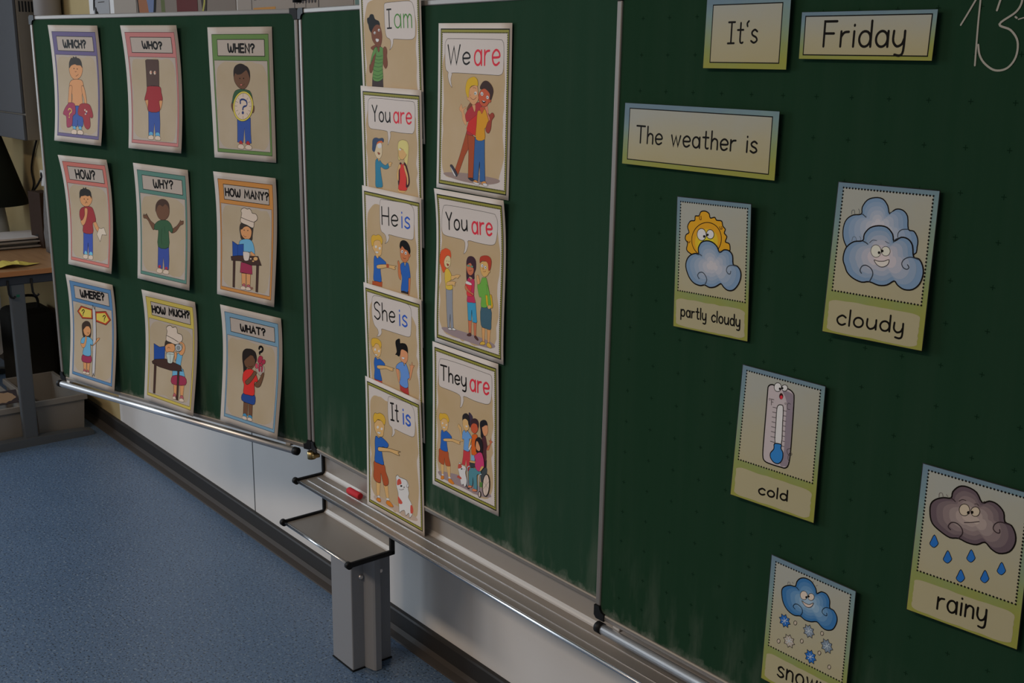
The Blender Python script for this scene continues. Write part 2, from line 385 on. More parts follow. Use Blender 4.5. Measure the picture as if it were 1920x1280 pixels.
# drawings in tenths of a millimetre on each sheet: kind colour width|outline points; WARP: place, tilt, size and curl of each sheet
ART = {
'WHICH': '''tc 0e0b09 470|-467,1109 -462,1004 -429,938 -391,955 -373,1039 -355,955 -314,938 -284,996 -279,1109
tl 0e0b09 470|-228,1109 -228,934
tl 0e0b09 470|-101,1110 -101,935
tl 0e0b09 470|-228,1022 -101,1022
tl 0e0b09 470|-50,1110 -50,935
tc 0e0b09 470|140,1084 90,1110 34,1075 13,1022 34,970 90,935 140,961
tl 0e0b09 470|191,1110 191,935
tl 0e0b09 470|318,1110 318,935
tl 0e0b09 470|191,1023 318,1023
tc 0e0b09 470|369,1067 390,1102 440,1110 484,1079 466,1041 425,1019 425,984
tl 0e0b09 470|425,944 425,939
s a87850 87|-322,366 -298,492 -154,543 118,550 252,476 253,351 156,208 -13,139 -177,149 -288,241
s 28241f 0|-310,413 -300,555 -187,677 -134,666 -100,710 -22,687 21,719 68,680 172,660 244,569 246,429 190,490 29,495 -49,515 -161,496 -236,469
c 5a3a28 130|-49,217 25,244 66,271
c 5a3a28 130|-73,342 -48,324 -13,343
s 3a281c 0|-86,410 -92,400 -106,394 -120,396 -129,404 -127,415 -117,423 -102,425 -89,420
s 3a281c 0|54,402 48,392 35,386 20,387 12,395 13,406 24,414 39,417 51,412
s 2c4380 88|-244,-488 280,-480 238,-783 227,-1037 18,-1056 -12,-892 -27,-1058 -252,-1049 -261,-809
s a87850 88|-361,-47 -294,82 -151,135 96,143 227,100 264,-55 188,-247 198,-506 -22,-526 -261,-515 -242,-265
s a87850 88|-361,-47 -238,-43 -275,-266 -283,-490 -386,-575 -441,-481 -410,-272
s a87850 86|179,-27 266,-24 332,-178 389,-428 377,-570 301,-558 271,-370 191,-184
s 7a2740 66|-441,-497 -384,-463 -149,-484 -106,-721 -227,-807 -253,-1033 -430,-1108 -502,-1047 -527,-823 -671,-766 -568,-600
s 7a2328 65|88,-489 388,-453 550,-514 660,-745 598,-811 527,-799 554,-1019 435,-1105 292,-1018 217,-816 62,-776 -6,-700
c a89a48 266|-432,-657 -386,-617 -302,-635 -285,-688 -369,-744 -374,-783
s a89a48 0|-362,-837 -367,-847 -380,-854 -396,-852 -406,-845 -406,-834 -396,-825 -381,-822 -368,-827
s a89a8c 0|339,-619 332,-634 312,-642 290,-641 276,-630 276,-615 290,-602 312,-599 331,-605
s a89a8c 0|415,-653 407,-670 384,-680 359,-678 342,-666 342,-648 358,-634 384,-630 406,-638
s a89a8c 0|368,-719 360,-732 341,-739 319,-738 304,-729 304,-716 318,-705 340,-702 360,-707
s 26386a 0|394,-695 388,-708 372,-715 354,-714 342,-705 342,-692 353,-681 372,-678 388,-684
s 4c86a8 44|-215,-1111 -178,-1054 -94,-1062 -78,-1135
s 4c86a8 44|49,-1105 73,-1046 162,-1048 178,-1129
s a89a8c 66|-261,-1252 -256,-1168 -117,-1137 -30,-1174 -35,-1251 -164,-1259
s a89a8c 66|9,-1242 14,-1162 134,-1138 247,-1170 243,-1246 116,-1251''',
'WHO': '''tc 0e0b09 423|-293,1108 -288,1015 -256,956 -218,970 -201,1044 -183,970 -143,953 -113,1004 -108,1104
tl 0e0b09 423|-58,1103 -58,948
tl 0e0b09 423|67,1100 67,945
tl 0e0b09 423|-58,1026 67,1023
tc 0e0b09 423|267,1018 257,1057 230,1086 192,1097 155,1088 127,1060 117,1022 127,983 155,954 192,943 230,952 257,980 267,1018
tc 0e0b09 423|317,1056 337,1086 388,1093 430,1064 413,1031 372,1013 372,982
tl 0e0b09 423|372,946 372,942
f 2c4380 80|-244,-515 196,-512 216,-824 214,-1109 37,-1118 -10,-820 -42,-1123 -232,-1124
s a87850 80|-368,-264 -219,-259 -232,-424 -255,-530 -310,-397
s a87850 78|171,-245 315,-240 265,-435 206,-497 179,-408
s 7c2226 79|-291,-67 -246,54 -51,65 237,53 280,-79 319,-255 183,-283 196,-527 -245,-539 -235,-275 -384,-280
f 41302a 78|-251,664 -180,688 229,689 252,654 204,66 -50,77 -271,47
s a89a8c 0|-37,385 -50,356 -78,340 -107,345 -123,368 -119,398 -97,422 -67,428 -43,413
s a89a8c 0|116,382 103,354 75,338 47,343 31,365 34,396 56,419 86,425 110,410
s a0604a 0|-41,391 -47,375 -60,367 -72,370 -79,382 -77,398 -67,411 -54,414 -43,406
s a0604a 0|112,388 106,373 94,365 81,367 74,379 76,395 86,408 99,411 109,403
s 4c86a8 40|-212,-1123 -194,-1040 -80,-1043 -62,-1127
s 4c86a8 40|47,-1118 64,-1042 182,-1041 214,-1124
s a89a8c 60|-239,-1209 -231,-1142 -102,-1111 -31,-1149 -39,-1210 -148,-1222
s a89a8c 60|31,-1209 38,-1139 155,-1115 235,-1147 238,-1212 125,-1219''',
'WHEN': '''tc 0e0b09 400|-376,1109 -371,1004 -339,937 -302,954 -285,1038 -267,954 -228,936 -198,993 -193,1108
tl 0e0b09 400|-144,1107 -144,931
tl 0e0b09 400|-20,1106 -20,930
tl 0e0b09 400|-144,1019 -20,1018
tl 0e0b09 400|141,1105 30,1106 30,930 141,929
tl 0e0b09 400|30,1018 129,1017
tl 0e0b09 400|191,928 191,1104 314,927 314,1103
tc 0e0b09 400|364,1059 384,1094 433,1102 475,1070 458,1031 418,1011 418,975
tl 0e0b09 400|418,935 418,930
f 2c4380 76|-182,-534 266,-517 254,-861 264,-1086 62,-1096 51,-750 -14,-1085 -210,-1080 -193,-821
s 573d2d 74|-230,434 -194,553 74,600 268,559 308,442 282,296 154,146 20,120 -110,170 -213,287
s 221a17 0|-234,375 -232,523 -167,627 -30,678 79,673 156,645 249,602 308,501 303,355 261,442 201,534 134,513 20,453 -114,436 -178,465
c 3a281c 111|-40,225 48,203 116,234
s 0e0b09 0|-13,355 -18,346 -28,340 -40,342 -48,349 -47,360 -39,367 -26,369 -16,365
s 0e0b09 0|111,357 106,348 95,343 83,344 76,352 77,362 85,370 97,371 107,367
s a86058 0|35,214 27,207 9,202 -12,203 -25,209 -25,217 -11,224 10,226 28,222
s 2c4a33 75|-311,-118 -231,48 -115,105 42,120 217,100 302,61 358,-85 322,-322 -305,-343
s 573d2d 57|-364,-284 -339,-194 -271,-251 -261,-371 -300,-403
s 573d2d 55|343,-262 405,-245 399,-349 352,-404 310,-367
s ac9c44 75|373,-268 316,-413 204,-530 58,-594 -94,-593 -220,-526 -294,-406 -302,-257 -242,-111 -127,5 20,67 169,63 291,-4 364,-122
s a89a8c 56|320,-267 271,-395 176,-497 53,-553 -75,-552 -180,-493 -242,-388 -248,-258 -197,-130 -99,-29 25,26 150,23 253,-36 313,-139
c 20305c 411|-47,-200 -42,-131 49,-108 157,-149 151,-238 51,-277 24,-338
s 20305c 0|56,-405 46,-429 24,-442 0,-438 -15,-420 -13,-395 4,-376 28,-371 49,-383
s a89a8c 0|157,-209 149,-226 130,-236 109,-233 96,-220 98,-201 112,-187 133,-183 151,-192
l 6a6258 111|57,11 53,-48
l 6a6258 112|-106,-82 -72,-120
l 6a6258 111|206,-74 172,-113
l 6a6258 113|-231,-265 -163,-263
l 6a6258 111|247,-256 300,-255
l 6a6258 113|-132,-457 -92,-410
l 6a6258 111|182,-452 153,-411
l 6a6258 112|24,-481 20,-541
l 6a6258 113|-192,-165 -130,-181
l 6a6258 111|221,-171 280,-152
l 6a6258 113|-194,-375 -143,-355
l 6a6258 111|215,-349 262,-366
s 8c2a2a 38|-152,-1107 -125,-1045 -58,-1051 -39,-1117
s 8c2a2a 38|88,-1110 109,-1049 181,-1045 208,-1119
s a89a8c 57|-204,-1210 -177,-1142 -85,-1119 4,-1151 0,-1218 -91,-1232
s a89a8c 57|46,-1209 72,-1147 164,-1122 264,-1156 261,-1216 157,-1234''',
'HOW': '''tl 0e0b09 468|-412,1120 -412,906
tl 0e0b09 468|-266,1124 -266,910
tl 0e0b09 468|-412,1013 -266,1017
tc 0e0b09 468|-33,1024 -45,1077 -77,1115 -120,1128 -164,1112 -196,1072 -208,1019 -196,966 -164,927 -120,914 -77,930 -45,970 -33,1024
tc 0e0b09 468|25,1132 31,1004 69,924 112,947 133,1050 153,948 200,928 235,1000 241,1139
tc 0e0b09 468|299,1087 322,1130 380,1143 430,1106 409,1058 363,1031 363,988
tl 0e0b09 468|363,939 363,933
s a87850 87|-387,363 -364,459 -116,510 141,485 177,380 80,248 -62,174 -222,175 -347,242
s 22201d 0|-381,364 -382,504 -309,603 -207,633 -161,677 -114,649 -52,695 -26,647 75,634 155,563 148,393 87,471 -22,450 -125,463 -246,437 -317,425
c 5a3a28 129|-158,252 -100,288 -50,268
s 3a281c 0|-162,367 -169,356 -183,350 -197,350 -205,358 -203,369 -192,378 -178,381 -166,376
s 3a281c 0|-2,374 -9,364 -23,357 -37,358 -45,365 -43,376 -32,385 -18,388 -6,384
c 5a3a28 129|-121,324 -86,311 -111,287
f 2c3f86 87|-304,-541 131,-508 153,-1092 -47,-1115 -84,-792 -104,-1106 -308,-1115
s a87850 85|162,-208 270,-182 383,-309 461,-394 391,-462 300,-410 196,-297
s 7a2428 87|-460,-112 -427,47 -281,139 -34,182 149,162 241,16 292,-180 139,-247 142,-513 -304,-541 -313,-348 -400,-238
s a87850 87|-411,-239 -314,-192 -216,-58 -205,99 -147,135 -70,105 -96,-47 -181,-241 -297,-353 -378,-323
f a89e90 85|326,-525 436,-341 515,-357 649,-313 776,-499 568,-505 480,-699
s 5a94b4 0|-251,-1108 -220,-1026 -152,-1034 -115,-1114
s 5a94b4 0|-20,-1103 16,-1024 106,-1026 132,-1103
s a89a8c 66|-310,-1218 -301,-1145 -189,-1110 -92,-1130 -100,-1212 -213,-1232
s a89a8c 66|-55,-1210 -47,-1137 64,-1102 155,-1126 148,-1207 42,-1226''',
'WHY': '''tc 0e0b09 413|-300,1120 -295,1006 -260,935 -220,956 -202,1048 -183,958 -140,941 -108,1005 -103,1130
tl 0e0b09 413|-50,1132 -50,942
tl 0e0b09 413|83,1139 83,949
tl 0e0b09 413|-50,1037 83,1044
tl 0e0b09 413|137,1142 203,1050 270,1149
tl 0e0b09 413|203,1050 203,955
tc 0e0b09 413|323,1104 344,1143 398,1155 443,1123 424,1080 382,1055 382,1017
tl 0e0b09 413|382,973 382,967
f 2f3f7e 77|-203,-543 220,-504 243,-809 231,-1077 64,-1100 10,-797 -21,-1089 -210,-1080
s 573d2d 77|-351,-29 -453,-11 -591,92 -634,176 -703,198 -777,166 -764,215 -703,198 -641,219 -578,152 -474,61 -336,3
s 573d2d 77|-387,-151 -502,-46 -592,62 -675,106 -770,107 -785,188 -690,181 -649,239 -606,155 -497,73 -331,3 -267,-48
s 573d2d 75|330,-138 386,-30 536,61 651,176 674,222 718,198 794,215 783,133 671,85 557,-38 443,-116
s 573d2d 77|-272,364 -238,514 -4,583 221,563 267,422 228,273 110,172 -52,139 -188,197
s 3a2a22 0|-279,319 -263,497 -138,627 26,676 182,652 265,553 265,393 217,504 107,551 12,482 -100,514 -196,460
s 2c4a33 77|-353,-118 -321,4 -169,105 -6,144 177,150 311,78 385,-59 330,-141 216,-108 220,-512 -203,-549 -186,-157 -269,-137
c 1d3323 114|-45,-81 -76,-320 -40,-478
c 1d3323 114|58,-10 73,-184
s 8a2a34 0|-83,-1041 -95,-1067 -125,-1085 -160,-1085 -184,-1068 -184,-1042 -162,-1018 -127,-1009 -96,-1018
s 8a2a34 0|184,-1048 173,-1074 143,-1091 108,-1092 85,-1075 84,-1049 106,-1025 141,-1016 171,-1025
s a89a8c 58|-245,-1204 -237,-1128 -125,-1091 -30,-1114 -37,-1192 -145,-1219
s a89a8c 58|11,-1197 27,-1123 120,-1092 233,-1112 226,-1184 114,-1206''',
'HOWMANY': '''tl 0e0b09 386|-679,1109 -679,942
tl 0e0b09 386|-565,1110 -565,943
tl 0e0b09 386|-679,1025 -565,1026
tc 0e0b09 386|-384,1028 -393,1070 -418,1100 -452,1111 -486,1100 -511,1069 -520,1027 -511,985 -486,954 -452,943 -418,955 -393,986 -384,1028
tc 0e0b09 386|-338,1112 -334,1011 -304,948 -270,965 -254,1046 -238,965 -202,949 -175,1004 -170,1113
tl 0e0b09 386|-16,947 2,1115 64,998 125,1116 143,948
tl 0e0b09 386|189,948 252,1117 313,949
tl 0e0b09 386|211,1012 293,1013
tl 0e0b09 386|359,950 359,1117 472,951 472,1118
tl 0e0b09 386|518,1119 574,1035 631,1120
tl 0e0b09 386|574,1035 574,952
tc 0e0b09 386|677,1078 695,1112 740,1120 779,1091 763,1054 727,1033 727,1000
tl 0e0b09 386|727,961 727,956
s 2e2722 0|-237,206 -192,325 -64,366 167,348 250,286 229,86 189,-47 -152,-57 -208,66
s a87850 72|-194,182 -130,246 -2,288 124,258 191,180 166,50 83,-22 -45,-25 -165,56
s 2e2722 0|-207,209 -171,313 -1,350 208,310 166,254 40,278 -66,252 -152,186
c 5a3a28 107|-97,55 -45,27 6,38
s 2c2018 0|-50,183 -54,173 -64,167 -75,168 -83,175 -83,184 -75,193 -64,196 -54,192
s 2c2018 0|77,188 73,179 63,173 52,173 45,180 45,189 52,198 63,201 73,197
s a89c90 107|-175,463 -142,572 -169,618 -124,679 -31,705 52,684 136,703 195,653 223,607 338,599 398,526 368,453 284,402 250,263 40,306 -179,355
l 3a302a 142|-167,470 43,428 272,401
f 7a2740 73|-172,-590 218,-583 246,-828 -199,-838
f a87850 73|-145,-846 21,-838 24,-1111 -122,-1117
f a87850 72|29,-837 186,-830 181,-1103 54,-1113
s 5488a6 72|-238,-124 -131,-46 125,-17 254,-110 311,-344 176,-389 174,-318 -235,-310
s a87850 53|165,-297 238,-311 320,-357 296,-403 198,-401
f 1d3c7c 73|-489,-123 -302,-188 -87,-149 -87,-522 -295,-562 -472,-541
l 142a58 108|-293,-187 -295,-548
f 35241f 73|-539,-497 -254,-442 431,-378 558,-577 185,-616 -207,-565 -515,-590
s a8a09a 72|-100,-357 -62,-324 123,-330 119,-467 74,-524 -56,-524
s a88458 35|425,-435 408,-466 364,-488 312,-489 278,-469 277,-438 309,-410 360,-399 406,-408
s a88458 0|305,-507 296,-519 274,-528 248,-529 231,-522 230,-510 247,-499 272,-494 295,-497
s a89a88 0|209,-462 202,-474 185,-482 165,-482 151,-475 151,-463 164,-453 184,-448 202,-452
f 35241f 55|-458,-568 -374,-572 -382,-1226 -454,-1222
f 35241f 53|381,-591 466,-589 465,-1220 387,-1217
s 8c4a50 55|-119,-1189 -78,-1096 -13,-1087 13,-1170
s 8c4a50 55|44,-1180 84,-1097 163,-1092 202,-1172
s a89a8c 55|-149,-1237 -142,-1169 -54,-1145 17,-1170 15,-1222
s a89a8c 55|37,-1225 44,-1166 122,-1140 202,-1167 195,-1213
s 6a4a40 0|288,-1149 279,-1170 254,-1184 224,-1185 204,-1171 203,-1150 222,-1131 251,-1123 277,-1130''',
'WHERE': '''tc 0e0b09 522|-462,1111 -456,1002 -423,934 -384,955 -366,1043 -348,957 -306,941 -275,1003 -270,1122
tl 0e0b09 522|-218,1124 -218,942
tl 0e0b09 522|-88,1132 -88,949
tl 0e0b09 522|-218,1033 -88,1040
tl 0e0b09 522|80,1141 -36,1134 -36,952 80,958
tl 0e0b09 522|-36,1043 67,1049
tl 0e0b09 522|132,961 132,1144
tc 0e0b09 522|132,1144 223,1145 249,1104 210,1060 132,1052
tl 0e0b09 522|171,1054 257,968
tl 0e0b09 522|425,1160 308,1153 308,971 425,977
tl 0e0b09 522|308,1062 412,1068
tc 0e0b09 522|477,1117 498,1154 550,1166 594,1136 576,1095 534,1071 534,1034
tl 0e0b09 522|534,992 534,987
f 8e3420 120|-684,479 -496,661 22,641 -1,371 -470,308
f 8e3420 117|153,599 625,686 828,480 603,301 133,327
f b09a44 0|-607,491 -460,617 -33,605 -50,402 -432,357
f b09a44 0|200,558 581,630 745,466 577,345 186,378
c 0e0b09 286|-471,513 -408,569 -353,543 -418,462 -421,433
s 0e0b09 0|-417,405 -422,395 -433,389 -444,389 -451,395 -451,405 -442,413 -430,417 -420,414
c 0e0b09 277|482,510 541,561 595,542 545,468 543,433
s 0e0b09 0|547,406 542,396 532,390 521,390 514,396 514,405 522,414 534,417 543,414
s 302620 0|-500,-4 -483,158 -305,269 -133,251 -70,104 -95,-146 -268,-211 -442,-206
s a87850 95|-441,6 -381,94 -178,138 -94,65 -118,-62 -239,-153 -384,-125
s 302620 0|-453,-14 -461,126 -290,208 -91,153 -94,65 -206,151 -335,87
c 5a3a28 141|-256,-51 -210,-67 -176,-40
f a87850 94|-418,-889 -254,-876 -260,-1141 -383,-1147
f a87850 94|-242,-874 -91,-863 -120,-1125 -225,-1138
s 7a2a44 94|-440,-699 -80,-654 -57,-857 -464,-898
s 5488a6 95|-545,-400 -512,-271 -384,-196 -153,-163 21,-258 -22,-378 -103,-364 -79,-668 -440,-699 -408,-482
s a87850 71|-545,-400 -410,-384 -354,-261 -338,-160 -280,-178 -279,-283 -349,-471 -465,-510 -520,-466
s 98989a 141|21,627 114,653 153,596 143,-1064 78,-1129 18,-1098
s a87850 70|-91,-373 24,-352 163,-205 202,-136 316,-102 293,-155 192,-235 35,-368
s 8c4a50 47|-400,-1168 -346,-1087 -260,-1141
s 8c4a50 47|-247,-1156 -193,-1083 -119,-1139
s a89a8c 71|-419,-1225 -400,-1168 -271,-1154 -267,-1213
s a89a8c 70|-254,-1221 -247,-1163 -118,-1149 -114,-1208''',
'HOWMUCH': '''tl 0e0b09 470|-695,1092 -695,926
tl 0e0b09 470|-580,1099 -580,933
tl 0e0b09 470|-695,1009 -580,1016
tc 0e0b09 470|-396,1026 -405,1067 -431,1096 -465,1105 -500,1092 -525,1060 -534,1018 -525,977 -500,949 -465,939 -431,953 -405,984 -396,1026
tc 0e0b09 470|-350,1112 -345,1013 -316,951 -281,970 -265,1050 -249,972 -212,957 -184,1014 -180,1122
tl 0e0b09 470|-23,965 -5,1132 57,1019 119,1139 138,974
tc 0e0b09 470|184,1142 184,1027 234,980 287,1032 287,1148
tl 0e0b09 470|287,1148 292,983
tc 0e0b09 470|455,1133 409,1155 358,1119 340,1069 358,1020 409,990 455,1017
tl 0e0b09 470|501,1161 501,995
tl 0e0b09 470|616,1167 616,1002
tl 0e0b09 470|501,1078 616,1085
tc 0e0b09 470|662,1129 680,1163 726,1174 765,1146 749,1109 713,1087 713,1054
tl 0e0b09 470|713,1016 713,1011
s 2e2722 0|-248,78 -208,251 47,298 224,265 200,130 -206,20
s a87850 85|-232,65 -182,157 47,226 159,187 152,55 2,-40 -178,-41
s 2e2722 0|-258,76 -208,258 -4,256 138,243 -55,207 -182,140
c 5a3a28 127|-130,67 -79,103 -27,80
s a89c90 128|-181,389 -141,512 -173,589 -103,661 10,688 82,651 210,690 265,618 277,538 426,525 474,443 424,335 224,226 -4,239 -182,263
l 3a302a 170|-165,398 98,357 309,307
f a87850 85|170,-812 314,-798 317,-1141 223,-1145
f a87850 84|425,-774 608,-752 584,-1099 492,-1113
f 5488a6 84|100,-415 531,-361 624,-554 102,-638
s 7a2a40 84|131,-606 608,-541 658,-742 108,-824
s 5488a6 84|234,-94 305,18 480,52 461,-82 424,-285 535,-409 250,-352
s a87850 63|330,23 452,144 474,279 359,284 374,326 499,323 575,233 554,99 458,-11
s 8e9498 105|174,158 249,244 374,254 450,209 428,114 253,58
s 6a7072 42|381,170 365,134 324,108 277,105 245,127 244,162 275,196 322,211 364,201
f 1d3c7c 87|-695,88 -465,37 -233,98 -252,-353 -474,-414 -682,-388
f 35241f 87|-766,-405 -637,-322 -196,-227 424,-285 485,-420 28,-489 -443,-491 -737,-456
s 98a29c 106|-177,-80 -50,-17 144,-12 111,-183 66,-291 -88,-314 -135,-214
l 5a6260 127|-24,-45 4,-286
l 5a6260 127|-161,-87 130,-48
s a87850 63|154,-11 228,37 258,-72 189,-201
f 35241f 65|-669,-436 -573,-433 -576,-1226 -657,-1231
f 35241f 63|303,-440 384,-440 396,-1199 323,-1196
s 8c4a50 64|182,-1154 209,-1056 277,-1052 306,-1134
s 8c4a50 63|463,-1142 496,-1053 577,-1042 617,-1118
s a89a8c 64|176,-1205 181,-1148 268,-1122 311,-1185
s a89a8c 63|450,-1210 453,-1144 554,-1112 635,-1140 624,-1188''',
'WHAT': '''tc 0e0b09 420|-374,1086 -369,990 -339,931 -304,948 -288,1025 -271,949 -234,934 -206,987 -201,1092
tl 0e0b09 420|-155,1093 -155,933
tl 0e0b09 420|-38,1097 -38,937
tl 0e0b09 420|-155,1013 -38,1017
tl 0e0b09 420|8,938 74,1100 136,942
tl 0e0b09 420|32,999 115,1002
tl 0e0b09 420|183,1103 323,1108
tl 0e0b09 420|253,1105 253,945
tc 0e0b09 420|369,1069 388,1102 435,1111 474,1083 458,1048 421,1027 421,995
tl 0e0b09 420|421,959 421,954
c 0e0b09 566|255,587 277,638 343,653 385,611 350,543 276,504 276,467
s 1f1a18 0|-341,225 -330,400 -231,497 -120,524 -9,532 123,485 177,355 162,244 43,112 -176,7 -216,-94 -281,-139 -304,45
s 573d2d 77|-282,205 -253,289 -97,366 36,375 117,297 108,156 10,44 -109,20 -233,74
s 1f1a18 0|-295,172 -298,328 -142,466 35,484 159,352 90,308 13,402 -97,335 -207,251
s 54301f 0|24,115 15,104 -12,91 -44,82 -67,81 -70,89 -50,102 -19,113 11,119
c 2a1a12 114|-112,88 -22,75 33,123
s 8a8078 57|123,112 194,204 348,218 446,160 444,37 317,-56 204,-11
s 86283c 57|205,268 255,401 321,429 386,395 354,296 304,225
s 86283c 56|346,279 409,353 475,344 468,272 391,227
s a03a4c 57|121,159 172,215 217,177 221,101 155,88
s 86283c 38|241,136 297,162 303,40 259,37
s 86283c 37|341,155 394,165 381,55 347,33
s 86283c 38|260,217 356,235 392,196 306,158 240,166
f 573d2d 77|-223,-830 -59,-826 -47,-1135 -212,-1141
f 573d2d 76|-40,-831 103,-806 118,-1130 -14,-1138
s 223a72 77|-247,-607 143,-565 179,-796 -22,-827 -300,-793
s b02a26 77|-305,-268 -283,-108 -175,-8 2,36 130,-26 227,-161 224,-239 120,-282 144,-574 -64,-618 -247,-607 -240,-412 -283,-327
s 573d2d 76|-203,-310 -118,-231 10,-112 84,-4 136,13 183,-31 102,-155 -1,-285 -108,-369 -176,-367
s 573d2d 75|135,-304 219,-240 301,-146 360,-26 409,30 446,6 403,-156 336,-309 251,-366 162,-360
s 3a7090 39|-215,-1205 -200,-1116 -110,-1103 -69,-1187
s 3a7090 38|-23,-1193 -3,-1110 88,-1105 122,-1169
s a89a8c 58|-235,-1240 -231,-1186 -126,-1169 -68,-1203 -73,-1245 -164,-1256
s a89a8c 58|-37,-1236 -33,-1179 57,-1159 123,-1188 119,-1232 42,-1244''',
'IAM': '''b - 70|-169,1021 -156,1068 -95,1090 199,1097 572,1101 717,1086 787,1037 833,910 854,712 844,526 823,460 753,420 654,412 407,416 155,427 108,416 94,345 48,276 -33,224 4,276 18,359 1,414 -49,440 -112,464 -151,540 -172,734
tl 0e0b09 256|-11,968 -11,626
tl 0e0b09 256|-83,966 61,969
tl 0e0b09 256|-83,625 61,628
tc 345f28 249|373,749 359,809 322,853 271,869 219,854 182,810 168,751 182,691 219,647 271,630 322,646 359,689 373,749
tl 345f28 249|377,868 382,629
tl 345f28 249|475,868 475,629
tc 345f28 249|475,788 531,859 591,835 605,747 605,627
tc 345f28 249|605,787 661,858 721,834 735,746 735,626
s 54301f 0|-702,266 -558,322 -370,334 -323,264 -382,180 -541,195
s 0d0b0a 0|-662,548 -724,619 -750,704 -781,747 -783,824 -720,841 -670,891 -608,899 -548,881 -508,810 -438,784 -366,759 -334,689 -380,572 -559,490 -614,463
s 54301f 41|-647,491 -647,562 -574,644 -476,698 -358,689 -303,612 -274,501 -294,376 -352,292 -428,272 -518,321 -619,407
s c0b4a8 0|-493,548 -503,532 -526,524 -550,527 -566,541 -565,558 -547,571 -522,573 -500,564
s c0b4a8 0|-341,596 -351,580 -373,572 -398,575 -413,589 -412,606 -395,618 -370,621 -348,612
s 0e0b09 0|-504,543 -508,536 -518,532 -529,533 -535,539 -535,547 -527,553 -516,554 -507,550
s 0e0b09 0|-355,591 -359,584 -368,580 -379,581 -385,587 -385,595 -378,601 -367,602 -358,598
s d8ccc0 20|-509,434 -464,440 -390,425 -415,384 -468,377 -499,398
f 2a211f 0|-680,-290 -296,-285 -296,-476 -705,-471
s 54301f 20|-482,265 -375,271 -374,208 -408,187 -465,202
s 436534 41|-663,81 -621,195 -548,272 -468,279 -434,194 -380,208 -374,285 -270,264 -229,180 -277,-16 -301,-101 -293,-242 -311,-313 -462,-365 -623,-354 -672,-290 -634,-146 -666,-33
c 2c4a24 123|-546,124 -427,103 -293,121
c 2c4a24 123|-564,60 -432,39 -290,54
c 2c4a24 124|-588,-4 -437,-24 -294,-5
c 2c4a24 124|-610,-75 -442,-95 -299,-70
c 2c4a24 124|-626,-146 -461,-180 -298,-136
c 2c4a24 125|-653,-225 -481,-259 -298,-207
c 2c4a24 125|-658,-290 -485,-316 -303,-270
s 54301f 20|-542,181 -517,152 -550,67 -600,-61 -677,-183 -729,-212 -772,-177 -763,-62 -705,-19 -647,39
s 436534 21|-734,-33 -652,152 -549,265 -477,265 -515,181 -615,96 -691,-4 -745,-76
s 54301f 20|-244,264 -189,291 -134,256 -119,180 -136,117 -118,-1 -131,-71 -187,-121 -237,-93 -277,-16 -260,110 -262,194''',
'YOU1': '''b - 70|-804,1014 -789,1161 -754,1228 -661,1261 -271,1270 307,1264 753,1264 820,1229 844,1138 828,907 817,767 759,678 675,664 337,655 6,658 -6,582 -46,483 -115,388 -104,495 -113,607 -155,655 -483,661 -695,663 -785,705 -809,818
tl 0e0b09 299|-641,1122 -554,972 -467,1126
tl 0e0b09 299|-554,972 -554,820
tc 0e0b09 299|-237,919 -248,965 -277,997 -317,1009 -357,995 -387,961 -397,915 -387,870 -357,837 -317,826 -277,839 -248,873 -237,919
tc 0e0b09 299|-168,1012 -168,891 -115,831 -46,864 -22,925
tl 0e0b09 299|-18,1016 -15,834
tc 9c2430 331|279,938 268,987 238,1022 198,1034 157,1020 127,984 116,935 127,887 157,851 198,839 238,853 268,889 279,938
tl 9c2430 331|283,1036 286,841
tl 9c2430 331|360,1037 360,843
tc 9c2430 331|360,966 405,1022 471,1033
tc 9c2430 331|553,944 705,957 693,1018 627,1046 560,1002 545,937 575,866 638,848 701,882
s a87a50 0|-506,120 -429,94 -439,19 -487,31
s b08a72 47|-612,242 -574,377 -436,421 -332,396 -323,267 -344,167 -423,94 -498,96 -572,147
s a84a28 0|-555,346 -511,431 -403,472 -298,464 -292,416 -361,418 -483,384
s 26344a 24|-677,336 -663,436 -599,486 -507,500 -426,490 -311,511 -253,483 -279,425 -329,453 -428,441 -497,408 -537,339 -592,228 -644,215 -688,252
s c4b4a4 0|-331,356 -340,334 -362,315 -394,303 -429,300 -460,307 -481,322 -488,343 -479,365 -456,384 -424,396 -389,399 -358,392 -337,376
s 6a3a2a 24|-489,220 -402,203 -443,171 -478,188
f a87a50 24|-598,-446 -345,-435 -357,-495 -592,-504
s 235a72 48|-586,-3 -552,66 -499,87 -451,26 -424,69 -337,12 -218,-18 -127,31 -95,-47 -192,-89 -282,-90 -401,-68 -380,-231 -342,-443 -469,-482 -600,-471 -594,-253
s a87a50 35|-112,33 -51,63 27,51 -15,26 -26,-13 -85,-25
s a87a50 23|220,-414 494,-400 433,-480 216,-488
s b08c5c 45|235,409 267,484 360,523 460,530 558,506 605,424 590,265 540,54 452,-19 432,203 257,123 235,282
s a87a50 45|251,299 274,373 353,355 522,306 504,225 402,153 302,159 256,219
s b0905c 0|240,378 331,504 529,496 581,374 548,261 479,302 396,359 326,385 266,316
s c4b4a4 0|344,328 326,320 301,320 279,327 272,338 282,349 305,353 330,349 345,339
s b02a26 45|278,61 342,83 383,47 442,84 509,-13 526,-300 507,-423 363,-450 219,-431 258,-199
s 2a1418 0|313,88 342,75 285,-35 277,-229 236,-363 210,-301 234,-72 268,44
s 2a1418 0|429,107 512,67 578,-70 615,-194 605,-307 538,-371 481,-361 501,-206 466,-17
s a87a50 34|222,-25 269,52 317,41 309,-16 249,-71 235,-266 183,-247 173,-159
s a87a50 34|420,42 469,39 508,-29 566,-151 570,-279 525,-324 516,-188 451,-51''',
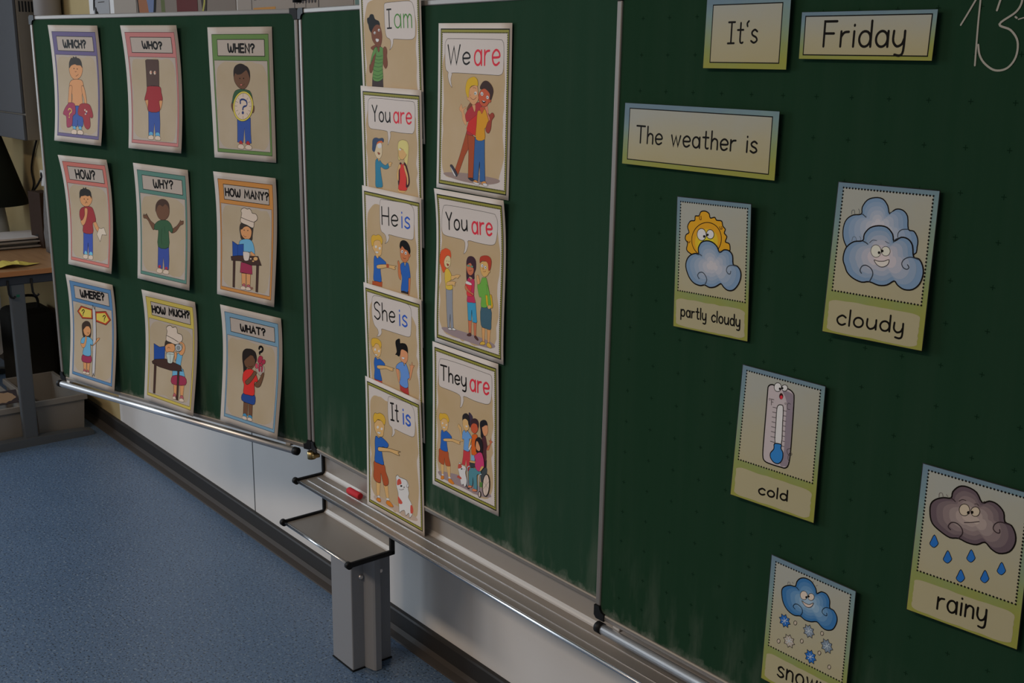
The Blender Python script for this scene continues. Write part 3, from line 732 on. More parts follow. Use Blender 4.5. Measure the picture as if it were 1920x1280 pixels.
'HE': '''b - 70|-400,1158 -373,1254 -311,1284 116,1307 562,1319 717,1300 792,1225 809,1068 789,779 776,678 728,635 603,621 219,611 -91,610 -77,556 -131,464 -243,400 -187,465 -203,555 -258,603 -367,643 -401,768 -409,972
tl 0e0b09 286|-327,1137 -327,783
tl 0e0b09 286|-82,1154 -82,800
tl 0e0b09 286|-327,960 -82,977
tc 0e0b09 286|26,914 227,939 212,1005 124,1031 36,979 16,906 55,831 139,816 222,858
tl 1f3f86 327|384,1032 384,823
tl 1f3f86 327|384,1109 384,1119
tc 1f3f86 327|647,1020 574,1047 502,1004 520,956 620,924 647,873 565,834 483,860
f 7c3a20 28|-752,-461 -370,-409 -385,-518 -756,-539
s a87a50 55|-716,249 -710,383 -553,426 -349,439 -357,269 -389,150 -483,106 -585,118 -651,183
s b07828 41|-732,284 -754,395 -729,475 -651,521 -566,519 -479,551 -372,530 -322,444 -369,361 -417,429 -536,429 -641,384 -680,293
s cfc3b8 0|-539,292 -549,273 -572,259 -597,258 -613,271 -612,290 -595,308 -569,316 -547,309
s cfc3b8 0|-400,281 -410,261 -432,248 -458,247 -473,259 -473,279 -455,296 -430,304 -408,298
s d8ccc0 27|-599,188 -489,194 -515,158 -583,156
f a87a50 0|-585,127 -499,122 -509,54 -564,64
s 1d4480 55|-670,8 -620,96 -520,52 -466,99 -332,65 -216,18 -262,-41 -405,-52 -429,-199 -404,-406 -577,-434 -705,-423 -680,-206
s a87a50 54|-561,-98 -405,-52 -201,-17 0,-1 158,14 98,-21 123,-54 63,-78 -36,-69 -204,-83 -409,-139 -547,-159
s 7c3a20 0|-200,-7 -117,-2 -119,-69 -197,-78
s 8c5434 52|214,37 200,99 234,139 272,93 311,26 315,-141 302,-241 238,-212 209,-104
s 8c5434 51|306,321 302,412 407,457 581,430 632,338 590,221 476,137 380,149 318,212
s 0c0a08 0|284,428 313,524 411,576 538,569 630,502 665,398 625,328 557,390 469,403 375,452 324,388
s 8c5434 38|593,313 650,332 649,286 598,268
s c8c0b4 0|413,348 403,326 380,311 354,311 337,325 338,346 355,365 382,373 404,366
s c8c0b4 0|537,337 527,315 504,301 478,300 462,314 462,335 480,354 506,362 528,355
s 0e0b09 0|393,341 389,332 379,326 369,326 362,331 362,340 369,348 380,351 390,348
s 0e0b09 0|514,329 510,321 501,315 490,314 483,320 483,329 491,337 501,340 511,337
c 3a1c12 77|399,226 446,212 495,227
s 8c5434 51|546,-155 643,-128 630,-325 600,-480 543,-482
f 231d1c 0|311,-451 570,-420 568,-490 303,-504
s 1d4480 52|295,13 330,94 428,129 457,51 508,143 587,129 630,-11 642,-138 578,-168 554,-433 408,-451 305,-447 352,-209 323,-103''',
'SHE': '''b - 70|-757,995 -725,1193 -683,1247 -586,1277 -47,1305 490,1314 629,1285 693,1185 690,960 653,706 598,649 491,631 169,623 -197,615 -403,605 -408,529 -477,446 -594,404 -536,481 -557,563 -667,626 -736,742 -756,845
tc 0e0b09 299|-447,1102 -544,1148 -646,1086 -624,997 -491,954 -447,867 -544,786 -660,831
tl 0e0b09 299|-358,1163 -358,801
tc 0e0b09 299|-358,939 -291,1017 -207,1002 -189,923 -189,815
tc 0e0b09 299|-92,931 90,956 77,1024 -3,1050 -83,997 -101,923 -65,846 10,831 86,873
tl 1f3f86 345|275,1036 275,818
tl 1f3f86 345|275,1115 275,1126
tc 1f3f86 345|530,1026 459,1053 389,1008 407,959 503,926 530,874 451,832 371,858
f 8c3a34 32|-757,-551 -462,-512 -458,-578 -760,-596
s a87a50 62|-794,58 -785,191 -596,253 -445,242 -462,87 -518,-12 -616,-56 -709,-11
s b07828 47|-795,145 -829,225 -792,315 -685,353 -570,362 -458,325 -437,244 -487,168 -540,243 -654,240 -737,157
s cfc3b8 0|-647,111 -657,91 -678,77 -702,75 -716,87 -715,106 -698,125 -675,133 -654,128
s cfc3b8 0|-503,108 -512,90 -533,76 -556,74 -571,85 -569,103 -553,120 -530,128 -510,124
s d8ccc0 31|-705,1 -596,14 -629,-20 -683,-23
s 1d4480 63|-749,-196 -693,-62 -600,-96 -521,-61 -335,-123 -365,-184 -530,-211 -513,-360 -462,-524 -609,-548 -756,-539 -731,-346
s a87a50 62|-628,-234 -472,-193 -243,-156 -94,-153 25,-143 -40,-179 -16,-204 -99,-230 -285,-224 -477,-275 -612,-291
f 7c2a28 45|203,-426 510,-426 531,-591 358,-592 214,-564
s 0c0a08 0|91,400 125,481 254,536 268,448 340,464 465,470 533,401 527,274 421,293 294,265 216,152 126,164 71,162 130,239
s a0684a 59|254,182 297,318 441,329 527,285 521,158 445,61 337,53 257,109
s 0c0a08 0|251,266 300,382 481,421 528,306 441,333 334,337
s d8ccc0 29|310,163 415,172 377,130 323,130
s a0684a 45|83,-144 183,-132 194,-257 216,-402 168,-403 120,-275
s a0684a 44|504,-183 578,-123 602,9 577,66 640,59 672,140 697,73 764,88 708,23 649,-127 590,-251 536,-260
s 46669a 60|84,-122 133,-36 265,47 362,59 388,-9 445,56 528,-51 574,-209 500,-269 511,-415 400,-474 203,-431 248,-266 219,-134''',
'IT': '''b - 70|-186,1038 -161,1201 -98,1267 147,1284 579,1310 741,1280 811,1147 822,901 791,696 722,620 581,600 297,592 58,593 64,524 2,433 -73,391 -35,480 -49,591 -144,635 -186,781
tl 0e0b09 340|-20,1139 -20,768
tl 0e0b09 340|-79,1130 39,1147
tl 0e0b09 340|-79,760 39,777
tc 0e0b09 340|150,1145 150,978 153,823 186,798 203,812
tl 0e0b09 340|97,1015 203,1030
tl 1f3f86 412|394,1024 394,808
tl 1f3f86 412|394,1104 394,1115
tc 1f3f86 412|641,1013 573,1041 505,996 522,947 615,914 641,862 564,820 488,847
s 83756a 0|-800,-1223 -627,-1134 49,-1128 700,-1135 812,-1206 559,-1273 -1,-1264 -579,-1284
f a87a50 62|-697,-827 -534,-788 -568,-1129 -676,-1151
f a87a50 61|-426,-783 -255,-750 -213,-1054 -310,-1087
f d8ccc0 41|-652,-1133 -553,-1109 -554,-1170 -637,-1183
f d8ccc0 41|-319,-1081 -213,-1054 -199,-1109 -310,-1132
s b05a20 62|-687,-1245 -637,-1183 -539,-1174 -520,-1234 -604,-1268
s b05a20 61|-326,-1197 -286,-1130 -190,-1115 -47,-1191 -167,-1233 -287,-1220
s a87a50 83|-730,394 -708,561 -530,626 -341,622 -365,412 -405,299 -545,243 -668,295
s b07828 62|-735,510 -771,616 -700,738 -599,752 -497,795 -348,778 -289,680 -344,563 -430,625 -580,627 -684,539
s cfc3b8 0|-557,458 -567,435 -592,417 -619,413 -636,425 -635,447 -616,469 -589,481 -565,477
s cfc3b8 0|-408,464 -418,442 -442,425 -469,421 -486,431 -485,451 -467,472 -440,483 -416,480
s d8ccc0 41|-616,339 -491,358 -523,314 -603,308
s 7c3a20 83|-753,-366 -391,-333 -322,-482 -228,-629 -241,-752 -402,-811 -510,-572 -524,-791 -697,-827 -795,-753 -777,-568
s 1d4480 82|-720,103 -671,229 -556,210 -470,265 -203,185 -266,78 -454,36 -435,-164 -391,-342 -589,-374 -738,-361 -717,-132
s a87a50 82|-594,-6 -404,45 -158,97 85,127 253,150 155,100 215,52 91,34 -160,23 -407,-44 -581,-85
s c0b6ac 80|68,-679 71,-561 54,-478 123,-412 184,-436 349,-425 466,-430 523,-527 494,-580 527,-700 502,-796 614,-903 646,-1096 537,-1246 507,-1145 398,-1242 354,-1140 236,-1196 164,-1251 146,-1006 126,-806
s 8c3a30 0|97,-646 110,-533 206,-472 261,-556 179,-613
s 8c3a30 0|124,-895 171,-909 278,-975 249,-1029 135,-1039
s 8c3a30 0|576,-945 650,-949 665,-1074 572,-1122
s 0e0b09 0|287,-606 278,-622 255,-637 230,-643 213,-637 214,-623 231,-607 257,-596 279,-596
s 0e0b09 0|372,-607 367,-618 356,-627 343,-629 335,-624 335,-614 344,-604 357,-598 368,-599
c 3a2a24 100|176,-716 247,-707 342,-655
c 3a2a24 79|433,-435 478,-484 438,-579 518,-552''',
'WE': '''b - 70|-839,943 -833,1121 -776,1197 -664,1210 66,1209 710,1204 807,1181 845,1092 846,783 822,662 745,622 608,617 -4,622 -572,620 -616,593 -649,490 -611,364 -702,450 -741,564 -733,628 -797,664 -826,766
tl 0e0b09 291|-745,1097 -655,774 -565,1067 -484,777 -384,1103
tc 0e0b09 291|-285,877 -101,890 -114,952 -195,979 -276,936 -294,871 -258,800 -182,782 -105,816
tc 9c2430 339|232,899 220,960 185,1004 137,1019 90,1001 55,956 43,894 55,833 90,790 137,774 185,792 220,838 232,899
tl 9c2430 339|237,1021 241,777
tl 9c2430 339|327,1023 327,779
tc 9c2430 339|327,934 379,1004 457,1019
tc 9c2430 339|552,907 729,924 716,1001 638,1035 560,980 543,899 578,810 651,787 724,830
s 6a5c58 0|-819,-1208 -693,-1156 -36,-1117 707,-1132 796,-1186 550,-1250 139,-1281 -377,-1270
f 74341a 51|-146,-365 78,-464 -196,-820 -380,-1172 -472,-1081 -347,-833
f 74341a 51|-123,-402 90,-463 80,-796 60,-1191 -84,-1205 -82,-759
s 2a2730 54|-629,-1043 -585,-1007 -517,-1046 -402,-1167 -432,-1209 -513,-1178
s c8bcb0 36|-625,-1043 -560,-1090 -445,-1205 -513,-1186
s 24202a 52|-76,-1199 73,-1189 137,-1229 11,-1242
f 25456e 50|95,-463 369,-488 378,-770 407,-1214 263,-1229 242,-884 200,-1223 69,-1210 80,-771
s a86838 34|75,-1236 158,-1214 201,-1261 118,-1278
s a86838 34|305,-1238 406,-1207 449,-1261 347,-1274
s c8bcb0 34|45,-1252 138,-1255 264,-1268 182,-1297
s c8bcb0 33|346,-1254 436,-1244 491,-1275 389,-1296
s 54301f 12|-102,-45 -162,4 -91,103 -34,132 25,100 -2,30
s 98604a 22|337,82 420,104 450,37 467,-47 504,-130 471,-174 411,-50
s a8704f 24|-307,-66 -368,-25 -377,18 -355,45 -326,91 -296,49 -280,15 -207,45 -177,29 -235,0 -241,-53 -172,-137 -154,-249 -198,-269 -274,-195
s 7c2226 35|-202,-112 -146,-22 -32,63 82,112 209,148 281,79 257,-59 235,-232 98,-415 -134,-432 -137,-327 -97,-202 -155,-214
f 8e1f1c 23|-152,-328 -97,-202 144,-66 156,-428 106,-441 -136,-371
s a8704f 23|-4,99 82,103 92,17 71,-27 42,6
s 8a3a24 23|226,59 352,66 340,14 285,-49 242,-17
s a06a18 34|157,-22 234,0 278,-49 353,40 411,-33 471,-174 405,-273 364,-310 370,-482 129,-500 135,-239
s a8704f 35|-153,212 -112,335 -13,407 130,422 162,295 172,193 110,122 39,92 -34,114 -93,155 -137,170
s b07a18 23|-200,322 -188,435 -132,523 -17,565 69,568 142,515 151,422 73,428 -42,406 -97,327 -102,215 -153,229
s c8c0b0 0|130,290 123,277 109,267 92,262 74,263 60,270 52,281 51,294 59,308 73,318 90,322 108,321 122,314 130,303
s 50584c 0|97,288 92,278 81,272 67,273 58,281 58,292 66,300 80,302 92,298
c 5a3a28 81|-58,217 -7,189 51,187 114,225
c 5a3a28 69|9,383 60,389 103,374
s 8a5a40 0|-49,256 -51,247 -57,243 -64,244 -69,250 -69,259 -65,266 -58,268 -52,264
s 8c4028 34|177,253 218,332 301,378 426,374 497,318 499,243 474,157 407,94 324,77 238,111 187,177
s 2a1c18 0|234,366 215,408 270,478 339,514 422,513 506,470 562,413 585,347 560,262 521,193 486,208 491,293 427,349 328,387
s 8c4028 22|473,191 521,202 522,168 481,153
s c8bca4 17|314,298 314,283 307,270 294,261 277,258 259,262 245,272 236,286 236,301 243,314 256,323 273,325 291,321 305,311
s c8bca4 17|465,245 466,232 460,220 447,212 432,209 416,213 402,222 395,234 394,247 401,259 413,267 429,269 445,266 458,257
s 0e0b09 0|291,288 288,281 281,277 272,278 266,283 266,291 271,297 280,299 287,295
s 0e0b09 0|437,238 434,231 427,227 419,228 413,233 413,241 418,247 426,248 434,245
s 281410 11|271,177 321,166 390,174 350,138 301,142
f c8bca4 0|285,180 377,169 321,156
s 6e2c20 34|452,-31 495,-54 548,-17 597,-22 625,-71 579,-117 553,-161 537,-281 491,-361 435,-365 392,-308 443,-185 511,-129''',
'YOU2': '''b - 70|-870,779 -834,1051 -787,1149 -690,1200 -111,1214 682,1210 792,1181 838,1074 818,870 765,699 672,643 488,627 238,625 -34,626 -39,547 -94,421 -175,362 -138,481 -169,608 -455,621 -726,624 -840,662
tl 0e0b09 303|-714,1062 -624,914 -534,1077
tl 0e0b09 303|-624,914 -624,758
tc 0e0b09 303|-296,879 -307,924 -337,956 -379,965 -420,949 -451,913 -462,865 -451,819 -420,788 -379,779 -337,795 -307,831 -296,879
tc 0e0b09 303|-224,978 -224,854 -170,796 -97,833 -72,897
tl 0e0b09 303|-69,991 -65,805
tc 9c2430 356|248,892 237,943 208,979 168,991 128,974 99,935 89,882 99,831 128,794 168,783 208,799 237,839 248,892
tl 9c2430 356|251,996 255,788
tl 9c2430 356|327,1001 327,793
tc 9c2430 356|327,925 370,986 435,1001
tc 9c2430 356|515,909 663,928 652,993 587,1020 522,971 508,901 537,827 598,810 659,848
s 6a5e60 0|-810,-1176 -708,-1127 -302,-1100 473,-1103 782,-1144 802,-1206 556,-1259 -82,-1260 -572,-1238
f 62666e 55|-699,-377 -488,-333 -469,-695 -427,-1092 -517,-1116 -540,-845 -549,-1117 -617,-1109 -663,-731
s c8c0b8 56|-608,-1129 -526,-1104 -481,-1131 -562,-1153
s c8c0b8 55|-481,-1109 -400,-1087 -355,-1116 -445,-1135
f 8c5038 53|22,-845 129,-838 118,-1109 49,-1110
f 8c5038 52|180,-828 277,-822 263,-1133 212,-1130
s 3a2220 36|-16,-1137 92,-1074 126,-1121 49,-1151
s 3a2220 35|212,-1136 254,-1095 339,-1152 305,-1178
f 2a6a88 52|-26,-479 231,-473 290,-833 257,-858 155,-859 120,-639 120,-840 22,-851
f a07048 51|426,-859 530,-865 515,-1161 456,-1160
f a07048 51|584,-894 691,-886 659,-1170 606,-1168
s b07a30 53|372,-1231 431,-1171 515,-1161 531,-1203 452,-1231
s b07a30 52|577,-1215 606,-1155 680,-1161 729,-1222 659,-1245
s 2c4450 51|402,-520 678,-514 703,-765 691,-893 552,-900 409,-863
s b03a1c 26|-921,220 -891,311 -795,363 -730,386 -618,369 -577,328 -566,254 -581,214 -614,247 -695,254 -749,198 -786,107 -766,34 -717,22 -731,-28 -792,-90 -835,-54 -862,-1 -924,86
s b08a68 39|-786,107 -757,188 -694,249 -614,252 -581,205 -580,101 -622,47 -685,18 -742,37
s 6a2a20 13|-697,102 -624,94 -654,56 -687,70
s 0e0b09 0|-689,148 -691,143 -697,140 -703,140 -708,143 -708,148 -704,153 -697,155 -692,153
s 0e0b09 0|-617,154 -619,149 -625,145 -631,145 -635,148 -636,154 -632,158 -625,160 -619,158
s a08030 39|-751,-98 -739,-29 -669,16 -586,-33 -534,-101 -546,-188 -591,-224 -500,-285 -492,-350 -582,-385 -699,-376 -716,-293 -745,-221
s a87a50 38|-542,-111 -440,-85 -363,-54 -285,-51 -261,-61 -314,-102 -328,-128 -391,-120 -468,-161 -530,-185
s a87a50 38|-654,-244 -544,-212 -434,-198 -386,-204 -416,-233 -421,-286 -477,-272 -556,-285 -659,-312 -684,-288
s 2a1820 0|-65,-118 -87,159 -83,252 -39,324 51,354 142,342 204,277 209,140 168,51 166,-60 21,-29
s 8c5038 37|-77,104 -72,170 10,229 102,188 142,130 124,44 50,-5 -27,19
s 2a1820 0|-79,169 -67,255 37,326 158,289 199,203 180,117 119,145 40,225
s 4a6a5a 25|30,170 24,161 10,153 -9,148 -31,145 -50,147 -63,152 -67,160 -61,168 -47,176 -27,182 -6,184 13,182 26,177
s 4a6a5a 24|124,169 119,161 108,153 92,148 74,146 59,148 49,153 46,161 51,170 62,177 78,182 95,184 111,182 121,177
c 4a2018 61|1,80 39,78 83,97
s 85223e 37|-49,-134 -7,-61 46,-62 64,-115 91,-59 167,-70 180,-169 176,-356 227,-477 108,-499 -28,-505 -21,-353
s a8282a 25|-99,-207 -63,-164 82,-177 101,-229 69,-338 146,-371 102,-388 -34,-393 -56,-284
s a49a94 25|-86,-163 -57,-126 81,-144 83,-181 -62,-182
s 8c5038 37|-105,-227 -60,-210 -27,-251 82,-307 159,-322 153,-360 99,-342 -24,-316 -94,-282
s a07048 36|250,-84 230,5 244,31 288,38 305,-10 329,-43 333,-116 283,-143
s 4c7830 36|268,-145 341,-114 374,-45 407,16 466,17 509,33 557,-51 625,-240 680,-441 602,-455 554,-510 393,-521 399,-354 340,-355 297,-261
f ad7a18 36|512,-283 570,-286 601,-446 680,-441 641,-256 684,-253 738,-439 726,-487 612,-518 551,-455
s 4c7830 24|530,-92 583,-137 633,-248 687,-439 609,-458 570,-286
s a87a50 24|602,-464 681,-450 683,-495 627,-524 590,-503
s a87848 36|332,206 345,281 453,316 555,313 589,173 564,87 465,35 390,68 343,134
s 7c2a1c 24|315,285 327,369 407,413 538,433 625,405 656,337 638,226 597,156 575,180 556,286 497,322 380,314 330,274
s a87848 24|583,163 618,178 613,136 584,127
s c8c0b4 24|428,237 428,223 422,210 409,200 394,197 379,199 366,208 359,220 359,235 365,248 377,257 393,261 408,259 421,250
s c8c0b4 24|518,221 518,208 512,195 501,186 487,183 473,185 461,194 455,206 454,219 460,231 471,240 485,244 500,241 511,233
s 0e0b09 0|413,229 410,222 403,218 395,218 390,222 390,229 395,235 403,237 410,235
s 0e0b09 0|501,214 498,207 492,202 484,202 478,207 478,214 483,220 491,222 498,220
c 5a2a18 71|424,133 461,130 503,150
c 6a3a20 60|407,190 422,165 436,194''',
'THEY': '''b - 70|-842,740 -839,1019 -804,1138 -709,1200 -96,1225 674,1224 818,1218 857,1135 841,816 799,686 708,634 541,614 287,605 -7,614 -16,524 -69,402 -131,359 -113,473 -148,601 -463,621 -763,619 -833,658
tl 0e0b09 314|-772,1062 -565,1073
tl 0e0b09 314|-669,1068 -669,776
tl 0e0b09 314|-497,1077 -497,785
tc 0e0b09 314|-497,896 -445,957 -380,943 -366,880 -366,792
tc 0e0b09 314|-290,884 -149,900 -159,955 -221,978 -283,937 -297,878 -269,815 -211,801 -152,833
tc 0e0b09 314|-80,983 -80,872 -29,817 33,843 57,903
tc 0e0b09 314|61,991 61,772 23,717 -46,722
tc 9c2430 368|350,901 340,954 311,991 272,1001 233,983 205,942 194,887 205,834 233,797 272,786 311,804 340,846 350,901
tl 9c2430 368|354,1009 357,794
tl 9c2430 368|429,1015 429,800
tc 9c2430 368|429,937 471,1001 535,1018
tc 9c2430 368|613,924 759,948 748,1016 684,1042 620,990 606,917 634,840 695,824 755,866
s 6a5e60 0|-854,-1185 -786,-1123 -442,-1060 -107,-1025 464,-1059 799,-1114 799,-1178 464,-1253 -184,-1245 -653,-1257
f a87a50 33|-773,-969 -653,-950 -674,-1180 -733,-1190
f a87a50 33|-587,-938 -442,-912 -442,-1160 -507,-1171
s b05a20 34|-765,-1275 -733,-1198 -658,-1192 -658,-1251 -720,-1281
s b05a20 33|-515,-1249 -494,-1192 -416,-1185 -312,-1244 -377,-1280 -481,-1271
f d8ccc0 0|-727,-1167 -666,-1158 -669,-1187 -727,-1197
f d8ccc0 0|-507,-1155 -437,-1150 -431,-1176 -500,-1190
s a87a50 44|-786,-124 -779,-24 -659,7 -526,-7 -520,-118 -551,-208 -657,-253 -737,-209
s b07828 33|-806,-64 -833,-6 -793,78 -713,87 -633,114 -540,95 -487,12 -526,-47 -579,4 -685,0 -765,-69
s cfc3b8 0|-682,-100 -688,-115 -702,-126 -718,-127 -729,-119 -729,-105 -718,-91 -702,-84 -688,-88
s cfc3b8 0|-555,-103 -560,-117 -574,-128 -590,-129 -601,-122 -601,-109 -590,-96 -574,-89 -560,-92
s d8ccc0 22|-698,-174 -618,-164 -636,-195 -684,-198
s 7c3a20 44|-801,-654 -535,-635 -495,-747 -442,-879 -455,-924 -600,-946 -640,-805 -653,-950 -787,-948 -835,-912 -828,-777
s 1d4480 44|-763,-363 -732,-248 -657,-277 -577,-231 -406,-298 -432,-362 -563,-390 -554,-518 -535,-640 -681,-669 -775,-646 -762,-511
s a87a50 44|-669,-419 -550,-378 -367,-336 -186,-326 -97,-317 -148,-352 -122,-377 -186,-395 -367,-392 -550,-438 -661,-458
s a87a50 32|-85,-298 -111,-185 -149,-83 -201,-41 -176,21 -124,-13 -86,-27 -86,-98 -47,-216 -39,-293
f 8a2a30 32|-20,-456 192,-428 188,-629 169,-844 95,-850 64,-633 32,-764 -69,-769 -32,-597
s 2c2430 0|140,262 152,336 226,316 276,251 239,84 165,56
s a87a50 42|-41,41 -36,138 65,188 152,156 160,47 128,-25 53,-53 -10,-22
s 1c191a 0|-49,119 -49,214 14,277 102,297 164,237 177,83 140,89 115,161 27,178 -31,147
s d8ccc0 0|53,50 115,51 95,27 60,24
s 4a6ea0 42|-48,-128 3,-58 66,-89 116,-44 240,-137 236,-185 166,-189 187,-310 155,-443 30,-458 -13,-438 4,-249 -59,-251
s a87a50 31|191,-182 240,-176 192,-309 167,-363 142,-355
f b0a8a4 31|137,-396 216,-286 246,-294 180,-416
s 8c3e28 41|215,77 239,147 362,195 435,152 431,57 363,-24 289,-36 227,2
s 2a1c20 0|215,77 219,189 313,260 411,262 460,189 440,91 399,158 313,159 252,127
s b04418 41|253,-133 289,-68 387,-37 424,-86 425,-338 377,-471 291,-479 237,-439
f 5a7c90 21|230,-489 353,-473 341,-584 223,-603
s a8764a 21|193,-628 366,-585 341,-624 194,-652
f 231e20 0|607,-475 703,-463 692,-734 656,-809 584,-672
s 8a5038 30|690,-240 725,-175 772,-146 796,-93 760,-56 807,-51 823,0 838,-42 878,-55 831,-99 796,-171 761,-243 714,-264
s 3a2024 30|545,-53 653,0 701,-119 720,-192 690,-263 691,-467 595,-479
s 18161a 0|489,166 508,249 604,305 688,304 728,230 700,145 617,76 593,-40 521,-60 513,63
s a0684a 40|556,122 580,183 700,230 735,170 729,83 677,11 605,10
s 18161a 0|496,137 532,240 652,294 728,237 652,209 556,145
f 2a2c2e 31|181,-655 366,-633 463,-676 194,-756
s 2e3436 31|536,-686 703,-620 704,-747 657,-904 525,-944
f 3c5a2c 0|489,-964 573,-946 573,-1050 489,-1068
s 38606a 42|169,-812 268,-742 464,-724 536,-750 512,-805 415,-850 416,-1139 318,-1154 293,-919 269,-1104 182,-1123 157,-960
c 7c848a 191|120,-1151 120,-972 114,-812 144,-755 194,-732
c 7c848a 187|464,-1156 464,-963 488,-828 549,-786
s b05a40 32|132,-1171 170,-1127 256,-1116 232,-1156
s b05a40 32|264,-1187 318,-1150 416,-1147 391,-1182 293,-1210
s 1a1618 0|344,-266 363,-150 436,-83 509,-71 582,-152 587,-292 559,-379 486,-368 389,-396 376,-320
s a06a4a 41|376,-226 412,-152 485,-226 510,-290 486,-344 425,-346 376,-304
s 1a1618 0|376,-163 436,-99 558,-159 582,-293 510,-251 449,-174
s 8e2c50 41|328,-493 414,-413 474,-371 559,-363 619,-472 632,-626 560,-663 500,-744 415,-746 354,-676 366,-561
s a8764a 31|500,-713 560,-623 620,-614 584,-672 512,-741
s 15130f 0|806,-933 787,-1038 749,-1130 700,-1188 649,-1203 607,-1170 581,-1096 578,-996 597,-890 635,-800 684,-742 735,-728 777,-761 802,-834
s 97897f 0|783,-940 767,-1035 736,-1117 696,-1169 656,-1181 623,-1149 604,-1081 602,-989 618,-894 649,-812 688,-761 728,-750 761,-782 781,-849
c 5a544e 61|692,-766 692,-1164
c 5a544e 61|614,-917 776,-1010
c 5a544e 61|775,-867 614,-1061
s 15130f 0|537,-1198 526,-1244 500,-1276 471,-1277 452,-1248 452,-1201 471,-1160 501,-1142 527,-1157
s 97897f 0|517,-1204 512,-1239 497,-1261 481,-1260 470,-1236 470,-1201 481,-1170 497,-1159 512,-1172
c 15130f 170|100,-1140 107,-1187 145,-1205 170,-1184
s c0b6ac 43|-158,-942 -178,-883 -133,-747 -69,-777 57,-780 75,-840 57,-910 100,-1043 82,-1146 32,-1202 -6,-1157 -44,-1185 -82,-1172 -107,-1090 -132,-1016
s 84382e 0|-178,-883 -163,-797 -82,-773 -56,-822 -107,-862
s 84382e 0|-214,-1074 -158,-1024 -69,-1046 -81,-1082 -158,-1081
s 0e0b09 0|-34,-853 -40,-863 -57,-872 -75,-876 -88,-873 -88,-864 -75,-854 -57,-847 -40,-846
s 0e0b09 0|24,-842 22,-848 16,-852 9,-853 5,-850 5,-845 9,-839 16,-836 22,-837''',
'ITS': '''tl 0c0a08 223|-228,144 -228,-121
tl 0c0a08 223|-279,143 -177,144
tl 0c0a08 223|-279,-122 -177,-120
tc 0c0a08 223|-80,133 -80,14 -78,-98 -50,-118 -34,-110
tl 0c0a08 223|-126,45 -34,46
tc 0c0a08 223|47,153 22,126 29,89
tc 0c0a08 223|189,23 149,46 108,17 118,-20 174,-49 189,-88 144,-115 98,-92''',
'FRIDAY': '''tl 0c0a08 256|-380,164 -549,163 -549,-127
tl 0c0a08 256|-549,24 -414,24
tl 0c0a08 256|-312,47 -312,-127
tc 0c0a08 256|-312,-17 -271,33 -210,42
tl 0c0a08 256|-136,47 -136,-127
tl 0c0a08 256|-136,111 -136,120
tc 0c0a08 256|88,-40 78,4 51,36 13,47 -24,36 -51,4 -61,-40 -51,-83 -24,-115 13,-127 51,-115 78,-83 88,-40
tl 0c0a08 256|91,164 95,-127
tc 0c0a08 256|312,-40 302,4 274,36 237,48 200,36 172,4 162,-40 172,-83 200,-115 237,-127 274,-115 302,-83 312,-40
tl 0c0a08 256|315,48 318,-127
tc 0c0a08 256|386,48 386,-63 437,-121 498,-98 522,-40
tc 0c0a08 256|525,48 525,-170 488,-223 420,-214''',
'WEATHER': '''tl 0c0a08 230|-1106,123 -943,123
tl 0c0a08 230|-1025,123 -1025,-114
tl 0c0a08 230|-889,123 -889,-114
tc 0c0a08 230|-889,-24 -848,24 -796,10 -785,-42 -785,-113
tc 0c0a08 230|-725,-42 -614,-35 -622,10 -671,32 -720,1 -731,-47 -709,-99 -663,-113 -616,-89
tl 0c0a08 230|-429,30 -388,-112 -347,18 -306,-112 -265,30
tc 0c0a08 230|-206,-40 -94,-33 -102,12 -151,33 -200,2 -211,-45 -189,-97 -143,-111 -97,-87
tc 0c0a08 230|80,-40 72,-4 50,22 20,31 -10,22 -32,-4 -40,-40 -32,-75 -10,-101 20,-111 50,-101 72,-75 80,-40
tl 0c0a08 230|83,31 86,-111
tc 0c0a08 230|189,115 189,8 192,-91 222,-110 238,-103
tl 0c0a08 230|140,36 238,37
tl 0c0a08 230|292,127 292,-110
tc 0c0a08 230|292,-20 333,28 385,13 396,-39 396,-110
tc 0c0a08 230|456,-38 567,-31 559,14 510,35 461,4 450,-43 472,-95 518,-109 564,-85
tl 0c0a08 230|622,33 622,-109
tc 0c0a08 230|622,-19 654,21 703,29
tl 0c0a08 230|894,34 894,-108
tl 0c0a08 230|894,86 894,93
tc 0c0a08 230|1051,15 1008,37 964,10 975,-23 1035,-49 1051,-84 1002,-108 953,-87''',
